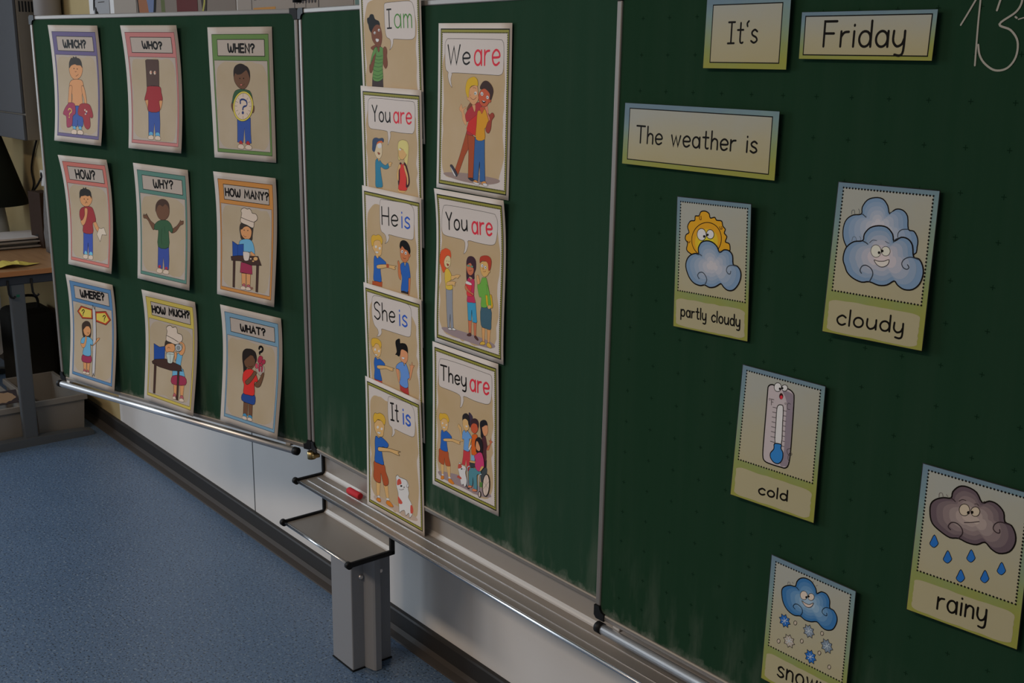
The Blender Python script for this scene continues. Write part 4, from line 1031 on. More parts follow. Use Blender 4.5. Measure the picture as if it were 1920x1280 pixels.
'PARTLY': '''tl 0c0a08 200|-519,-664 -519,-809
tc 0c0a08 200|-449,-710 -454,-687 -467,-669 -484,-663 -501,-670 -514,-687 -519,-711 -514,-735 -501,-752 -484,-758 -467,-752 -454,-734 -449,-710
tc 0c0a08 200|-353,-709 -358,-686 -370,-668 -386,-662 -403,-669 -415,-686 -419,-710 -415,-734 -403,-751 -386,-757 -370,-751 -358,-733 -353,-709
tl 0c0a08 200|-352,-662 -350,-757
tl 0c0a08 200|-320,-662 -320,-756
tc 0c0a08 200|-320,-696 -302,-669 -275,-664
tc 0c0a08 200|-218,-605 -218,-676 -216,-743 -200,-755 -191,-750
tl 0c0a08 200|-245,-658 -191,-657
tl 0c0a08 200|-161,-597 -161,-755
tc 0c0a08 200|-128,-660 -128,-720 -105,-751 -78,-738 -67,-707
tc 0c0a08 200|-66,-659 -66,-778 -82,-806 -113,-802
tc 0c0a08 200|101,-673 74,-656 44,-682 38,-709 50,-740 75,-753 101,-736
tl 0c0a08 200|131,-594 131,-752
tc 0c0a08 200|233,-704 229,-680 216,-663 199,-657 182,-663 169,-681 164,-704 169,-728 182,-745 199,-751 216,-745 229,-727 233,-704
tc 0c0a08 200|264,-656 264,-719 286,-750 316,-734 327,-703
tl 0c0a08 200|328,-655 330,-750
tc 0c0a08 200|426,-702 422,-678 409,-661 393,-655 376,-661 364,-679 360,-702 364,-726 376,-743 393,-749 409,-743 422,-725 426,-702
tl 0c0a08 200|427,-591 429,-749
tc 0c0a08 200|459,-654 459,-714 482,-745 509,-732 519,-701
tc 0c0a08 200|521,-653 521,-772 504,-800 474,-796
s b07018 143|-393,163 -453,209 -438,299 -482,348 -473,411 -417,452 -448,528 -400,611 -320,627 -311,689 -243,700 -211,758 -132,773 -63,745 -39,687 39,703 73,667 162,663 186,597 231,559 215,506 261,460 237,389 303,371 322,313 296,259 92,166 -243,127
s 9c6e18 99|164,380 120,280 33,200 -79,157 -196,159 -293,207 -352,292 -359,397 -314,499 -224,578 -110,619 6,614 101,565 157,482
s a08020 0|109,348 74,269 7,207 -81,173 -172,175 -248,213 -293,279 -299,360 -264,439 -194,501 -105,533 -15,530 59,492 103,427
s a29024 0|50,297 25,241 -24,197 -87,172 -152,174 -206,201 -239,248 -243,305 -218,362 -168,407 -104,430 -40,428 14,401 46,354
c 4a2c10 120|-238,704 -229,653 -200,655 -208,698
c 4a2c10 117|132,583 144,554 176,562 160,589
c 4a2c10 123|-439,326 -411,306 -393,331
s c4beb0 80|-104,459 -107,422 -125,390 -154,368 -190,362 -225,372 -252,397 -266,431 -263,468 -245,501 -215,522 -179,528 -144,518 -118,493
s c4beb0 79|36,476 34,447 19,422 -6,406 -36,401 -64,408 -86,427 -97,453 -94,481 -79,506 -54,523 -25,528 4,520 25,502
s 0e0b09 0|-116,426 -120,413 -132,406 -146,407 -155,416 -156,429 -147,439 -134,443 -121,438
s 0e0b09 0|-57,455 -60,443 -71,436 -83,437 -91,445 -91,457 -84,467 -72,470 -61,465
s 54687e 164|-455,-40 -436,69 -369,139 -279,171 -226,164 -236,251 -183,336 -82,369 18,357 98,305 144,233 219,276 306,274 368,216 383,98 452,81 507,28 520,-56 482,-164 400,-253 304,-272 227,-234 182,-196 85,-253 -14,-276 -104,-253 -182,-272 -296,-252 -391,-175
s 5e6e80 0|-377,-28 -362,64 -306,122 -230,149 -186,144 -195,216 -150,287 -66,316 19,306 85,263 125,202 188,238 261,236 313,187 326,88 384,74 430,29 442,-42 409,-133 340,-207 259,-223 194,-191 156,-159 75,-207 -8,-225 -84,-206 -149,-222 -245,-205 -325,-141
s 687483 0|-301,-15 -288,58 -243,106 -182,127 -147,123 -154,182 -118,239 -50,262 19,255 73,220 105,170 156,200 215,198 258,159 268,78 316,67 353,30 363,-27 336,-101 280,-161 214,-174 161,-148 130,-122 64,-161 -3,-175 -64,-160 -117,-173 -194,-159 -258,-107
s 737a85 0|-224,-3 -215,53 -181,89 -134,106 -107,102 -113,147 -85,191 -33,209 19,203 60,177 85,139 124,161 169,161 202,130 210,68 247,59 276,32 283,-12 262,-69 219,-115 168,-125 128,-105 104,-85 54,-114 2,-126 -45,-113 -85,-123 -144,-112 -192,-73
s 7d8088 0|-149,9 -142,48 -119,73 -87,84 -68,82 -72,113 -53,144 -17,156 19,152 48,133 65,107 92,123 123,122 146,101 152,58 177,52 198,33 203,2 188,-37 158,-69 123,-75 95,-61 78,-48 43,-68 7,-76 -25,-67 -53,-74 -93,-67 -127,-39
s 87868a 0|-74,21 -70,42 -57,56 -40,63 -29,61 -31,79 -21,96 -1,103 19,100 35,90 44,76 60,84 77,84 90,72 93,48 107,45 119,34 122,17 114,-5 97,-22 77,-26 61,-18 52,-11 33,-22 13,-26 -5,-21 -21,-25 -43,-21 -62,-6
c 2c333c 141|-244,162 -199,164 -171,150
c 2c333c 141|-204,-177 -232,-137 -207,-94 -144,-81 -86,-127 -68,-186 -104,-253
c 2c333c 135|348,-1 339,-37 306,-41 273,-2 292,52 356,81 441,79
c 2c333c 137|144,233 166,253''',
'CLOUDY': '''tc 0c0a08 217|-360,-705 -409,-685 -464,-719 -475,-753 -453,-790 -406,-804 -360,-782
tl 0c0a08 217|-305,-605 -305,-799
tc 0c0a08 217|-120,-732 -128,-703 -151,-683 -183,-677 -214,-686 -237,-709 -245,-738 -237,-767 -214,-787 -183,-793 -151,-784 -128,-762 -120,-732
tc 0c0a08 217|-65,-671 -65,-749 -24,-786 30,-764 49,-724
tl 0c0a08 217|52,-666 55,-782
tc 0c0a08 217|230,-716 222,-687 200,-667 170,-660 139,-670 118,-692 109,-722 118,-750 139,-771 170,-777 200,-768 222,-745 230,-716
tl 0c0a08 217|232,-580 235,-774
tc 0c0a08 217|290,-655 290,-729 331,-766 380,-748 399,-708
tc 0c0a08 217|402,-650 402,-795 372,-832 317,-828
s 54687e 130|-467,174 -520,273 -531,393 -498,491 -416,551 -305,574 -302,656 -245,746 -145,785 -39,778 36,704 71,616 142,673 234,673 306,606 333,460 407,444 462,368 468,270 423,165 32,47 -355,66
s 5e6e81 0|-401,224 -444,306 -454,407 -426,489 -358,539 -265,558 -262,627 -215,703 -131,736 -42,730 21,668 51,594 110,642 188,642 249,586 272,463 335,449 380,385 386,302 348,214 18,116 -307,133
s 687484 0|-334,273 -370,339 -377,420 -355,487 -300,527 -226,543 -223,598 -185,660 -117,686 -45,682 6,632 30,572 79,611 142,611 191,565 210,466 261,454 298,402 303,335 272,263 3,185 -259,200
s 727a86 0|-269,322 -295,372 -301,434 -284,484 -243,515 -186,527 -184,570 -155,616 -103,637 -48,634 -9,596 9,550 46,579 95,580 133,545 147,468 187,460 216,419 219,368 195,313 -11,254 -211,266
s 7c8089 0|-203,370 -222,405 -226,447 -214,482 -186,503 -146,512 -145,541 -125,573 -89,588 -51,586 -24,559 -12,527 14,548 48,549 75,524 85,471 112,465 132,437 135,401 118,363 -26,323 -164,331
s 86868c 0|-139,418 -149,437 -151,461 -145,480 -129,492 -107,496 -107,513 -95,531 -76,539 -55,537 -39,523 -32,505 -18,517 1,517 16,503 21,474 37,470 48,455 49,435 40,414 -40,391 -117,396
c 22272e 109|-306,584 -271,566 -235,544
c 22272e 105|209,355 212,406 253,447 333,460
c 22272e 105|72,611 84,632
c 3a4048 55|-437,558 -438,601 -408,612 -394,565
c 3a4048 55|-351,631 -332,602 -336,571
c 3a4048 55|-392,239 -383,288 -347,289 -328,246
c 3a4048 55|-297,306 -274,283 -281,257
s 54687e 148|-445,-85 -485,-2 -478,103 -438,178 -357,236 -243,261 -233,339 -166,423 -56,460 58,452 141,381 169,301 255,357 347,346 409,279 439,150 508,134 560,67 581,-30 551,-150 471,-229 364,-245 277,-207 226,-164 140,-224 30,-244 -96,-219 -200,-239 -321,-208 -407,-150
s 616f80 0|-368,-52 -402,17 -396,105 -362,167 -294,216 -199,237 -191,303 -136,374 -43,405 52,399 122,339 146,271 218,319 296,310 349,253 374,145 432,131 477,74 494,-7 468,-109 401,-175 311,-188 237,-156 194,-120 122,-170 29,-186 -77,-165 -164,-182 -265,-155 -336,-107
s 6e7683 0|-292,-20 -319,36 -314,107 -288,157 -233,196 -156,214 -150,267 -105,324 -30,350 47,345 104,296 123,241 182,280 245,273 288,227 309,139 356,128 392,82 406,15 386,-67 330,-121 257,-131 197,-105 162,-75 103,-116 28,-129 -58,-112 -128,-125 -209,-103 -267,-64
s 7a7c85 0|-217,12 -237,54 -234,109 -213,147 -172,177 -114,190 -109,231 -74,275 -18,294 42,291 85,254 100,212 145,242 194,236 227,201 243,133 279,125 307,89 318,38 302,-25 259,-66 203,-74 157,-54 130,-31 85,-62 27,-71 -38,-58 -92,-68 -154,-51 -197,-21
s 878388 0|-142,44 -156,73 -153,110 -139,137 -111,158 -71,167 -68,195 -44,225 -5,239 36,237 66,211 77,182 108,203 142,199 165,174 176,127 201,122 221,97 229,61 217,17 187,-11 148,-16 116,-2 97,14 66,-8 26,-14 -19,-5 -56,-12 -98,0 -129,21
s 948a8a 0|-68,75 -75,91 -74,112 -66,127 -51,138 -28,143 -27,159 -14,176 8,184 31,182 48,168 53,152 71,163 90,161 103,148 109,122 123,118 134,105 138,85 132,60 115,45 93,42 75,50 65,58 48,47 25,43 0,48 -20,45 -44,51 -60,63
c 22272e 127|-242,256 -202,244 -171,227
c 22272e 127|-213,-132 -236,-100 -214,-45 -158,-29 -87,-63 -60,-128 -96,-219
c 22272e 121|374,50 396,20 372,-5 324,10 300,57 330,111 408,143 509,126
c 22272e 123|161,291 185,323 228,348
s a8988e 54|15,171 16,138 3,109 -21,90 -50,84 -80,92 -104,114 -118,144 -118,177 -105,206 -82,225 -52,231 -22,223 2,201
s a8988e 53|134,183 133,159 122,137 102,122 76,116 51,122 32,138 21,160 21,185 33,207 53,222 78,227 103,221 123,206
s 0e0b09 0|9,146 6,135 -3,128 -14,129 -23,137 -24,148 -18,158 -7,161 4,157
s 0e0b09 0|49,172 47,160 37,154 26,154 18,162 16,173 22,183 33,186 44,182
s a4948e 72|-62,49 -5,42 69,52 132,77 121,16 50,-22 -18,-2
c 2c333c 72|-148,247 -110,282 -57,283
c 2c333c 71|56,287 89,274 110,270''',
'COLD': '''tc 0c0a08 222|-114,-709 -155,-697 -201,-724 -210,-749 -192,-777 -153,-785 -114,-768
tc 0c0a08 222|38,-727 31,-705 11,-691 -15,-687 -41,-695 -61,-713 -68,-735 -61,-756 -41,-771 -15,-774 11,-766 31,-749 38,-727
tl 0c0a08 222|84,-621 84,-767
tc 0c0a08 222|235,-711 228,-690 210,-675 185,-672 159,-679 141,-697 134,-719 141,-740 159,-755 185,-759 210,-751 228,-734 235,-711
tl 0c0a08 222|237,-609 240,-754
s 857e80 161|-216,651 -210,735 -148,772 -48,754 102,771 186,736 211,660 223,315 229,-53 216,-243 170,-309 86,-317 -64,-318 -163,-302 -200,-227 -208,17 -212,354
s 625a62 0|21,724 170,723 200,639 214,202 208,-226 147,-291 83,-281 126,-81 110,286 99,596
s b8b0a6 100|-42,461 -22,516 20,531 55,503 68,276 75,-2 -20,-18 -37,249
s 245a8c 120|-30,-20 76,-5 77,-57 114,-112 113,-206 61,-277 -14,-280 -73,-230 -80,-166 -33,-96
s c4beb4 80|-4,770 -7,743 -20,719 -42,702 -67,696 -92,702 -110,719 -118,743 -115,770 -102,795 -80,811 -54,817 -30,811 -12,794
s c4beb4 79|96,782 93,762 82,745 65,732 44,727 25,731 10,743 4,761 6,780 18,798 35,811 56,815 75,811 90,799
s 0e0b09 0|-8,747 -11,736 -20,728 -32,727 -40,734 -41,745 -35,755 -23,760 -13,756
s 0e0b09 0|31,765 29,755 21,748 11,748 3,754 2,763 8,772 18,776 27,774
s 2a1414 0|39,655 34,626 17,607 -5,607 -21,626 -24,655 -13,681 8,691 28,681
s 96202c 0|32,639 29,622 17,610 3,610 -8,621 -10,638 -2,653 12,660 25,654
l 2e2a2c 80|-108,469 -48,472
l 2e2a2c 80|-107,402 -45,405
l 2e2a2c 80|-107,333 -40,337
l 2e2a2c 80|-104,267 -37,269
l 2e2a2c 80|-103,198 -32,202
l 2e2a2c 80|-100,132 -29,133
l 2e2a2c 80|-99,62 -24,65
l 2e2a2c 80|-99,-5 -21,-3
l 2e2a2c 79|70,464 112,467
l 2e2a2c 79|73,395 113,398
l 2e2a2c 79|76,326 116,328
l 2e2a2c 79|81,257 117,258
l 2e2a2c 79|84,187 120,189
l 2e2a2c 79|89,118 120,119
l 2e2a2c 79|92,48 123,49
l 2e2a2c 79|95,-22 124,-22
s 857e80 40|-158,568 -160,559 -168,553 -176,552 -183,558 -184,566 -179,574 -170,578 -162,575
l 2e2a2c 80|-142,576 -137,493
l 2e2a2c 80|-141,572 -102,574
l 2e2a2c 80|-139,535 -111,537
c 2e2a2c 78|165,576 132,582 115,545 125,502 162,502
s 857e80 39|95,568 93,560 88,555 80,555 75,559 74,567 78,573 85,576 92,574
c 2e2a2c 79|221,-21 176,-49 187,-102 225,-119 254,-93 231,-75 204,-116 203,-172 223,-200''',
'RAINY': '''tl 0c0a08 226|-294,-638 -294,-788
tc 0c0a08 226|-294,-693 -265,-648 -221,-636
tc 0c0a08 226|-66,-692 -73,-655 -93,-629 -119,-622 -146,-634 -165,-664 -173,-702 -165,-739 -146,-764 -119,-772 -93,-759 -73,-730 -66,-692
tl 0c0a08 226|-64,-617 -61,-767
tl 0c0a08 226|-8,-611 -8,-762
tl 0c0a08 226|-8,-556 -8,-549
tl 0c0a08 226|45,-607 45,-757
tc 0c0a08 226|45,-662 82,-608 128,-619 137,-673 137,-748
tc 0c0a08 226|186,-594 186,-689 222,-736 266,-711 283,-660
tc 0c0a08 226|285,-584 285,-772 258,-820 210,-817
s 453b40 159|-512,349 -516,467 -464,542 -370,594 -277,617 -263,699 -194,782 -99,805 19,772 97,671 177,714 271,704 352,634 378,528 457,506 511,419 518,307 464,194 351,136 256,162 179,215 88,155 -25,143 -133,161 -238,137 -362,177 -470,242
s 514749 0|-432,367 -435,466 -392,529 -313,572 -236,592 -224,661 -166,730 -87,750 13,723 78,637 145,674 224,666 293,607 315,518 382,499 428,426 434,331 388,236 293,188 212,210 148,254 70,204 -25,194 -116,210 -203,189 -307,223 -397,278
s 5d5252 0|-352,385 -355,465 -320,516 -257,551 -195,567 -185,623 -138,679 -75,695 6,673 59,604 114,634 178,627 234,579 252,507 307,492 344,432 349,356 311,278 233,239 168,257 116,293 53,253 -24,245 -98,258 -169,242 -252,269 -324,313
s 685e5c 0|-274,403 -275,464 -249,503 -201,529 -154,542 -146,584 -111,627 -62,640 -1,623 40,570 82,593 131,588 174,552 188,496 230,484 260,439 263,380 234,321 174,291 124,305 83,332 35,302 -24,296 -80,306 -134,294 -197,314 -252,348
s 746965 0|-195,421 -197,463 -179,490 -146,508 -113,517 -108,546 -84,576 -50,585 -7,573 21,537 50,553 84,549 114,524 124,485 154,477 174,446 176,405 156,363 114,343 79,353 51,372 18,351 -23,347 -62,354 -99,345 -143,360 -181,383
s 80756e 0|-118,439 -119,462 -109,477 -90,487 -72,492 -70,508 -56,525 -38,530 -14,523 2,503 18,512 37,510 54,496 59,474 76,470 87,452 89,429 77,406 54,395 34,401 19,411 0,400 -23,397 -44,401 -65,397 -89,405 -110,418
c 241c1e 117|-277,617 -242,604 -221,589
c 241c1e 137|-240,236 -272,265 -240,324 -172,336 -110,297 -93,233 -133,161
c 241c1e 130|330,418 334,381 298,373 257,404 269,465 329,509 438,510
c 241c1e 113|97,667 123,692
c 443c3c 59|-424,583 -424,633 -391,642 -374,598
c 443c3c 59|-339,642 -317,621
s 8c8272 67|-40,548 -40,517 -52,486 -73,464 -100,453 -128,456 -149,473 -161,500 -161,531 -149,562 -128,584 -100,595 -73,592 -52,575
s 8c8272 67|81,563 80,537 70,513 52,494 29,485 7,487 -11,501 -21,522 -21,548 -11,572 8,591 30,600 53,598 71,584
s 0e0b09 0|-34,511 -36,498 -45,489 -57,487 -65,495 -67,508 -60,520 -49,526 -39,522
s 0e0b09 0|10,529 8,516 -1,506 -13,505 -21,513 -23,525 -16,537 -5,543 5,540
c 241c1e 96|-85,373 3,403 87,440
c 241c1e 77|-178,608 -139,639 -96,640
c 241c1e 76|12,630 38,638 59,625
s 1d4c84 70|-428,110 -383,48 -371,12 -417,-47 -472,-21 -461,29
s 1d4c84 69|-244,-28 -199,-88 -187,-124 -232,-183 -286,-158 -276,-108
s 1d4c84 67|32,76 75,16 86,-20 43,-78 -9,-52 1,-3
s 1d4c84 68|-64,-205 -20,-266 -9,-302 -52,-361 -106,-336 -95,-286
s 1d4c84 67|217,-116 259,-175 270,-211 228,-269 177,-244 187,-195
s 1d4c84 65|394,43 435,-16 446,-51 405,-108 355,-83 364,-35''',
'SNOWY': '''tc 0c0a08 242|-306,-640 -348,-622 -390,-655 -380,-690 -322,-712 -306,-748 -353,-779 -401,-762
tl 0c0a08 242|-253,-614 -253,-768
tc 0c0a08 242|-253,-671 -214,-615 -164,-625 -153,-680 -153,-757
tc 0c0a08 242|21,-660 13,-623 -10,-597 -40,-590 -70,-604 -92,-635 -101,-674 -92,-712 -70,-737 -40,-744 -10,-731 13,-700 21,-660
tl 0c0a08 242|73,-577 113,-727 152,-581 192,-718 231,-560
tc 0c0a08 242|284,-554 284,-651 324,-698 371,-673 390,-619
tc 0c0a08 242|392,-542 392,-734 363,-784 311,-782
s 274f76 138|-450,442 -449,524 -400,584 -323,626 -245,642 -226,718 -179,785 -95,823 2,810 78,738 101,677 164,730 249,730 304,659 314,562 377,549 434,480 435,387 388,279 301,230 223,238 142,282 51,243 -44,229 -125,252 -220,223 -330,249 -411,328
s 35587a 0|-376,452 -376,520 -335,570 -271,606 -205,619 -190,683 -151,739 -80,771 1,760 65,700 85,649 138,693 209,694 255,634 264,552 317,542 366,483 367,405 327,314 253,273 188,280 119,317 42,284 -37,273 -105,292 -185,267 -277,289 -344,356
s 43627f 0|-304,461 -303,516 -271,557 -219,585 -166,596 -153,648 -122,693 -65,719 1,711 53,662 69,621 112,657 170,657 207,609 214,542 257,534 297,486 298,422 265,349 205,316 152,322 96,352 34,325 -30,316 -85,332 -149,312 -224,330 -278,384
s 506b83 0|-232,470 -231,512 -207,543 -168,565 -127,573 -118,613 -94,648 -50,668 0,661 40,624 52,592 85,620 130,620 159,583 164,532 197,526 227,489 228,441 203,384 157,359 116,364 73,387 26,366 -23,359 -66,372 -114,357 -171,370 -212,412
s 5e7588 0|-160,479 -160,508 -143,530 -116,545 -88,551 -82,578 -65,602 -35,616 0,612 27,586 36,564 59,583 90,584 110,558 113,522 137,518 158,493 158,459 140,420 108,402 80,405 50,421 17,407 -17,403 -46,411 -79,401 -118,410 -147,439
s 6c7e8c 0|-89,489 -89,505 -80,516 -65,525 -50,528 -46,543 -37,557 -20,564 -1,562 14,548 19,535 32,546 49,546 60,532 62,512 75,510 87,496 87,477 78,455 60,445 44,447 27,456 9,448 -10,446 -26,451 -45,445 -66,450 -82,466
c 15202c 119|-245,642 -208,630 -185,612
c 15202c 119|-216,321 -246,341 -228,386 -176,403 -111,374 -96,316 -125,252
c 15202c 115|276,467 283,438 255,426 210,447 214,496 268,547 369,549
c 15202c 99|98,676 120,700
c 3a3a40 51|-368,621 -363,659 -336,663 -329,629
c 3a3a40 51|-299,684 -279,670
c 3a3a40 50|19,806 31,829
c 3a3a40 49|77,777 98,797
s 948a80 59|-42,603 -40,576 -49,548 -67,525 -91,511 -116,509 -137,519 -150,540 -153,568 -144,596 -126,619 -102,633 -77,635 -55,624
s 948a80 58|66,619 65,597 55,574 38,555 17,545 -4,544 -21,554 -29,572 -29,594 -19,617 -2,635 20,646 40,646 57,637
s 0e0b09 0|-40,568 -42,557 -51,548 -61,546 -69,551 -70,561 -64,572 -54,578 -44,576
s 0e0b09 0|-4,594 -7,583 -15,574 -25,571 -33,577 -34,587 -28,598 -18,604 -9,602
s 948880 67|-119,483 -68,472 1,477 62,526 45,472 -3,432 -65,433
f 1d4880 69|-269,67 -306,45 -302,1 -345,14 -372,-20 -394,20 -438,16 -426,61 -458,91 -420,112 -425,156 -381,144 -354,177 -332,137 -289,141 -301,97
l 8a939c 70|-414,71 -312,87
l 8a939c 69|-379,120 -347,37
l 8a939c 69|-327,128 -399,30
f 5a6470 67|121,83 85,62 89,19 48,31 22,-2 0,37 -42,33 -30,77 -61,107 -25,128 -29,171 12,159 39,191 60,152 101,156 90,113
l 8a939c 68|-19,87 79,103
l 8a939c 67|15,136 46,54
l 8a939c 67|64,143 -4,47
f 7c766e 69|-171,-196 -208,-218 -204,-262 -246,-250 -274,-283 -296,-244 -339,-248 -327,-204 -359,-173 -321,-152 -325,-107 -283,-120 -255,-86 -233,-126 -191,-121 -203,-166
l 8a939c 70|-315,-193 -214,-176
l 8a939c 69|-280,-143 -249,-226
l 8a939c 69|-229,-135 -300,-234
f 54606c 66|421,-5 384,-28 387,-75 346,-62 317,-98 296,-56 252,-59 263,-14 230,18 267,41 264,88 306,75 335,110 356,69 399,71 389,26
l 8a939c 66|275,-2 377,14
l 8a939c 66|309,49 343,-36
l 8a939c 66|360,58 291,-45
f 1d4880 67|187,-269 150,-291 155,-338 113,-325 86,-360 64,-320 21,-322 32,-278 -1,-247 37,-225 32,-178 74,-192 102,-156 123,-197 166,-195 155,-239
l 8a939c 68|43,-266 144,-250
l 8a939c 68|78,-216 109,-301
l 8a939c 68|128,-208 60,-309
s 857c70 68|-168,132 -172,110 -185,94 -201,90 -213,101 -216,121 -207,142 -191,152 -176,148
s 857c70 66|258,163 255,142 242,126 227,123 215,134 213,153 221,173 236,183 251,179
s 857c70 68|-40,-85 -44,-106 -57,-122 -73,-126 -85,-115 -87,-95 -78,-75 -63,-64 -48,-68
s 857c70 70|-408,-250 -412,-272 -425,-289 -442,-293 -454,-282 -457,-261 -447,-240 -431,-229 -415,-233
s 857c70 67|246,-131 242,-152 230,-168 214,-172 202,-161 200,-141 209,-121 224,-111 238,-114
s 857c70 66|413,-261 410,-282 398,-299 382,-302 371,-292 369,-272 377,-252 392,-241 406,-245''',
}
ART_CHALK = '''c 8f887c 215|15168,9232 15233,9348 15313,9497 15357,9575 15362,9486 15366,9219 15382,8804
c 8f887c 242|15558,9374 15611,9546 15718,9576 15796,9539 15817,9452 15766,9350 15604,9232 15734,9168 15822,9053 15824,8895 15746,8780 15616,8755 15493,8823 15423,8913 15394,9021
c 8f887c 215|15768,9301 15784,9291
c 8f887c 135|15803,9276 15850,9289 15891,9298'''
WARP = {
'WHICH': (-0.79705, 0.81554, -0.017562, 0.20998, 0.2965, 0.0042508, -0.0040717, 0.0093175, -0.0002372, 0.0013346, -0.0012873, -0.00043729),
'WHO': (-0.48808, 0.81216, -0.0087515, 0.20995, 0.29643, 0.0043793, -0.0020203, 0.0096463, 0.0011157, 0.0015035, -0.0017078, -0.00040517),
'WHEN': (-0.17778, 0.80615, -0.001464, 0.20995, 0.29598, 0.0039149, 0.00040971, 0.00019324, -0.00045389, 0.0001934, -0.00098664, -0.00052128),
'HOW': (-0.7875, 0.48352, -0.0054086, 0.20989, 0.29608, 0.0059697, -0.0040181, 0.011762, 0.0028987, 0.0035367, -0.0037257, -7.5855e-06),
'WHY': (-0.48579, 0.47771, -0.025337, 0.20995, 0.29653, 0.0048098, -0.0052423, 0.0059975, 0.0015545, 0.0014659, -0.0013529, -0.00029755),
'HOWMANY': (-0.18152, 0.47648, -0.011731, 0.20991, 0.29642, 0.006099, -0.0081135, 0.0061164, 0.0028994, 0.0027727, -0.003052, 2.476e-05),
'WHERE': (-0.81515, 0.15443, -0.021659, 0.20987, 0.29635, 0.0057267, -0.0099865, 0.0093785, 0.0033909, 0.001372, -0.00096443, -6.8335e-05),
'HOWMUCH': (-0.48455, 0.15241, -0.028203, 0.20976, 0.29603, 0.0066961, -0.011467, 0.0092923, 0.0043083, 0.0027071, -0.002625, 0.00017402),
'WHAT': (-0.18333, 0.15288, -0.026286, 0.20976, 0.2962, 0.0061784, -0.011637, 0.0086745, 0.0039688, 0.0016748, -0.0019362, 4.4604e-05),
'IAM': (0.35385, 0.88002, -0.0011942, 0.20906, 0.297, 0.0074999, 0.0045, -4.3106e-09, 3.6202e-09, 7.8792e-07, 1.0057e-07, -8.1919e-08),
'YOU1': (0.35184, 0.68382, -0.020707, 0.21025, 0.297, 0.0075, 0.0044999, 1.3397e-08, 2.1794e-08, -2.0633e-07, 2.2859e-07, 1.2054e-08),
'HE': (0.34888, 0.48528, -0.027954, 0.20945, 0.297, 0.0075, 0.0045, 2.9518e-08, 6.3692e-08, 4.793e-07, 1.6253e-07, -2.7032e-08),
'SHE': (0.34996, 0.2859, -0.010364, 0.20955, 0.29702, 0.0075, 0.0044996, 2.2813e-09, -2.9292e-07, 2.4642e-07, -8.5533e-08, -2.2212e-08),
'IT': (0.34711, 0.082087, -0.019411, 0.20985, 0.29583, 0.0073323, 0.0035543, 0.0013594, 0.0001117, -0.00072453, 0.0022876, 0.00033307),
'WE': (0.604, 0.79917, -0.01974, 0.20997, 0.2948, 0.0034026, -2.8256e-05, 0.00052533, 7.2515e-05, 2.0141e-05, 0.0008243, -0.00064935),
'YOU2': (0.59795, 0.50348, -0.010158, 0.20974, 0.29561, 0.0043918, -0.0036286, 0.0038055, 0.0062801, 0.00077473, 0.0009502, -0.00040203),
'THEY': (0.58519, 0.20621, 0.0012191, 0.20966, 0.29611, 0.0041325, 8.2515e-05, 0.00067583, 0.000964, 0.00086174, 0.0014932, -0.00046687),
'ITS': (1.2276, 0.91844, -0.0062234, 0.1349, 0.089014, 0.0059757, 0.00023672, -1.5203e-08, 1.4758e-07, -0.00030189, 0.00034584, -1.5213e-06),
'FRIDAY': (1.4022, 0.91361, -0.010745, 0.17926, 0.055762, 0.0059846, 0.00013173, -9.6221e-09, 8.2127e-08, 2.6774e-05, -0.00058243, -9.6281e-07),
'WEATHER': (1.1527, 0.77985, -0.0085606, 0.27444, 0.087889, 0.0059365, -8.0274e-05, -3.9645e-08, -5.0046e-08, -0.00020804, 0.00045375, -3.9669e-06),
'PARTLY': (1.1942, 0.60728, 0.021654, 0.13286, 0.18792, 0.0060478, 0.0018947, 2.9856e-08, 1.1812e-06, -9.1461e-05, 0.0015646, 2.9874e-06),
'CLOUDY': (1.4505, 0.64889, 0.0098188, 0.13522, 0.18756, 0.0071088, -0.0037582, 6.9258e-07, -2.343e-06, -0.00062954, 0.0015591, 6.9302e-05),
'COLD': (1.3243, 0.38895, 0.0052442, 0.135, 0.18824, 0.0062094, -0.0026766, 1.3079e-07, -1.6687e-06, -0.001167, 0.0022131, 1.3087e-05),
'RAINY': (1.6015, 0.32843, 0.022695, 0.13563, 0.18799, 0.0060247, -0.0021609, 1.541e-08, -1.3472e-06, -0.0012222, 0.0021137, 1.542e-06),
'SNOWY': (1.396, 0.13295, -0.0040432, 0.13535, 0.19008, 0.0060112, -0.00013813, 1.695e-06, -7.4476e-07, 0.00059282, 0.00071269, 6.9821e-07),
}
# ------------------------------------------------------------------ printed posters
def print_mat(hexc, gain, rough=.38):
    nm = 'ink_%s_%d' % (hexc, round(gain*10))
    if nm in MATS: return MATS[nm]
    c = [min(.85, v*gain) for v in lin(hexc)]
    return mat(nm, c, .5, spec=.06)
M_paper = mat('laminated_paper', (.79, .725, .665), .5, spec=.10)
M_inner = mat('printed_white', (.78, .71, .665), .5, spec=.10)
def wash_mat():
    m = mat('watercolour_beige', (.62, .48, .31), .5, spec=.06); t = NT(m)
    t.l(t.ramp(t.noise(9, detail=5), [(.3, (.60, .435, .235)), (.72, (.66, .505, .32))]), t.b.inputs['Base Color'])
    return m
M_wash = wash_mat()
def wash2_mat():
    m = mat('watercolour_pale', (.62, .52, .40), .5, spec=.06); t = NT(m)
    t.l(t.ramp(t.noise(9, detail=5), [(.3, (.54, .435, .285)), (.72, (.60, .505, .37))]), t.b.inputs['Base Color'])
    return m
M_wash2 = wash2_mat()
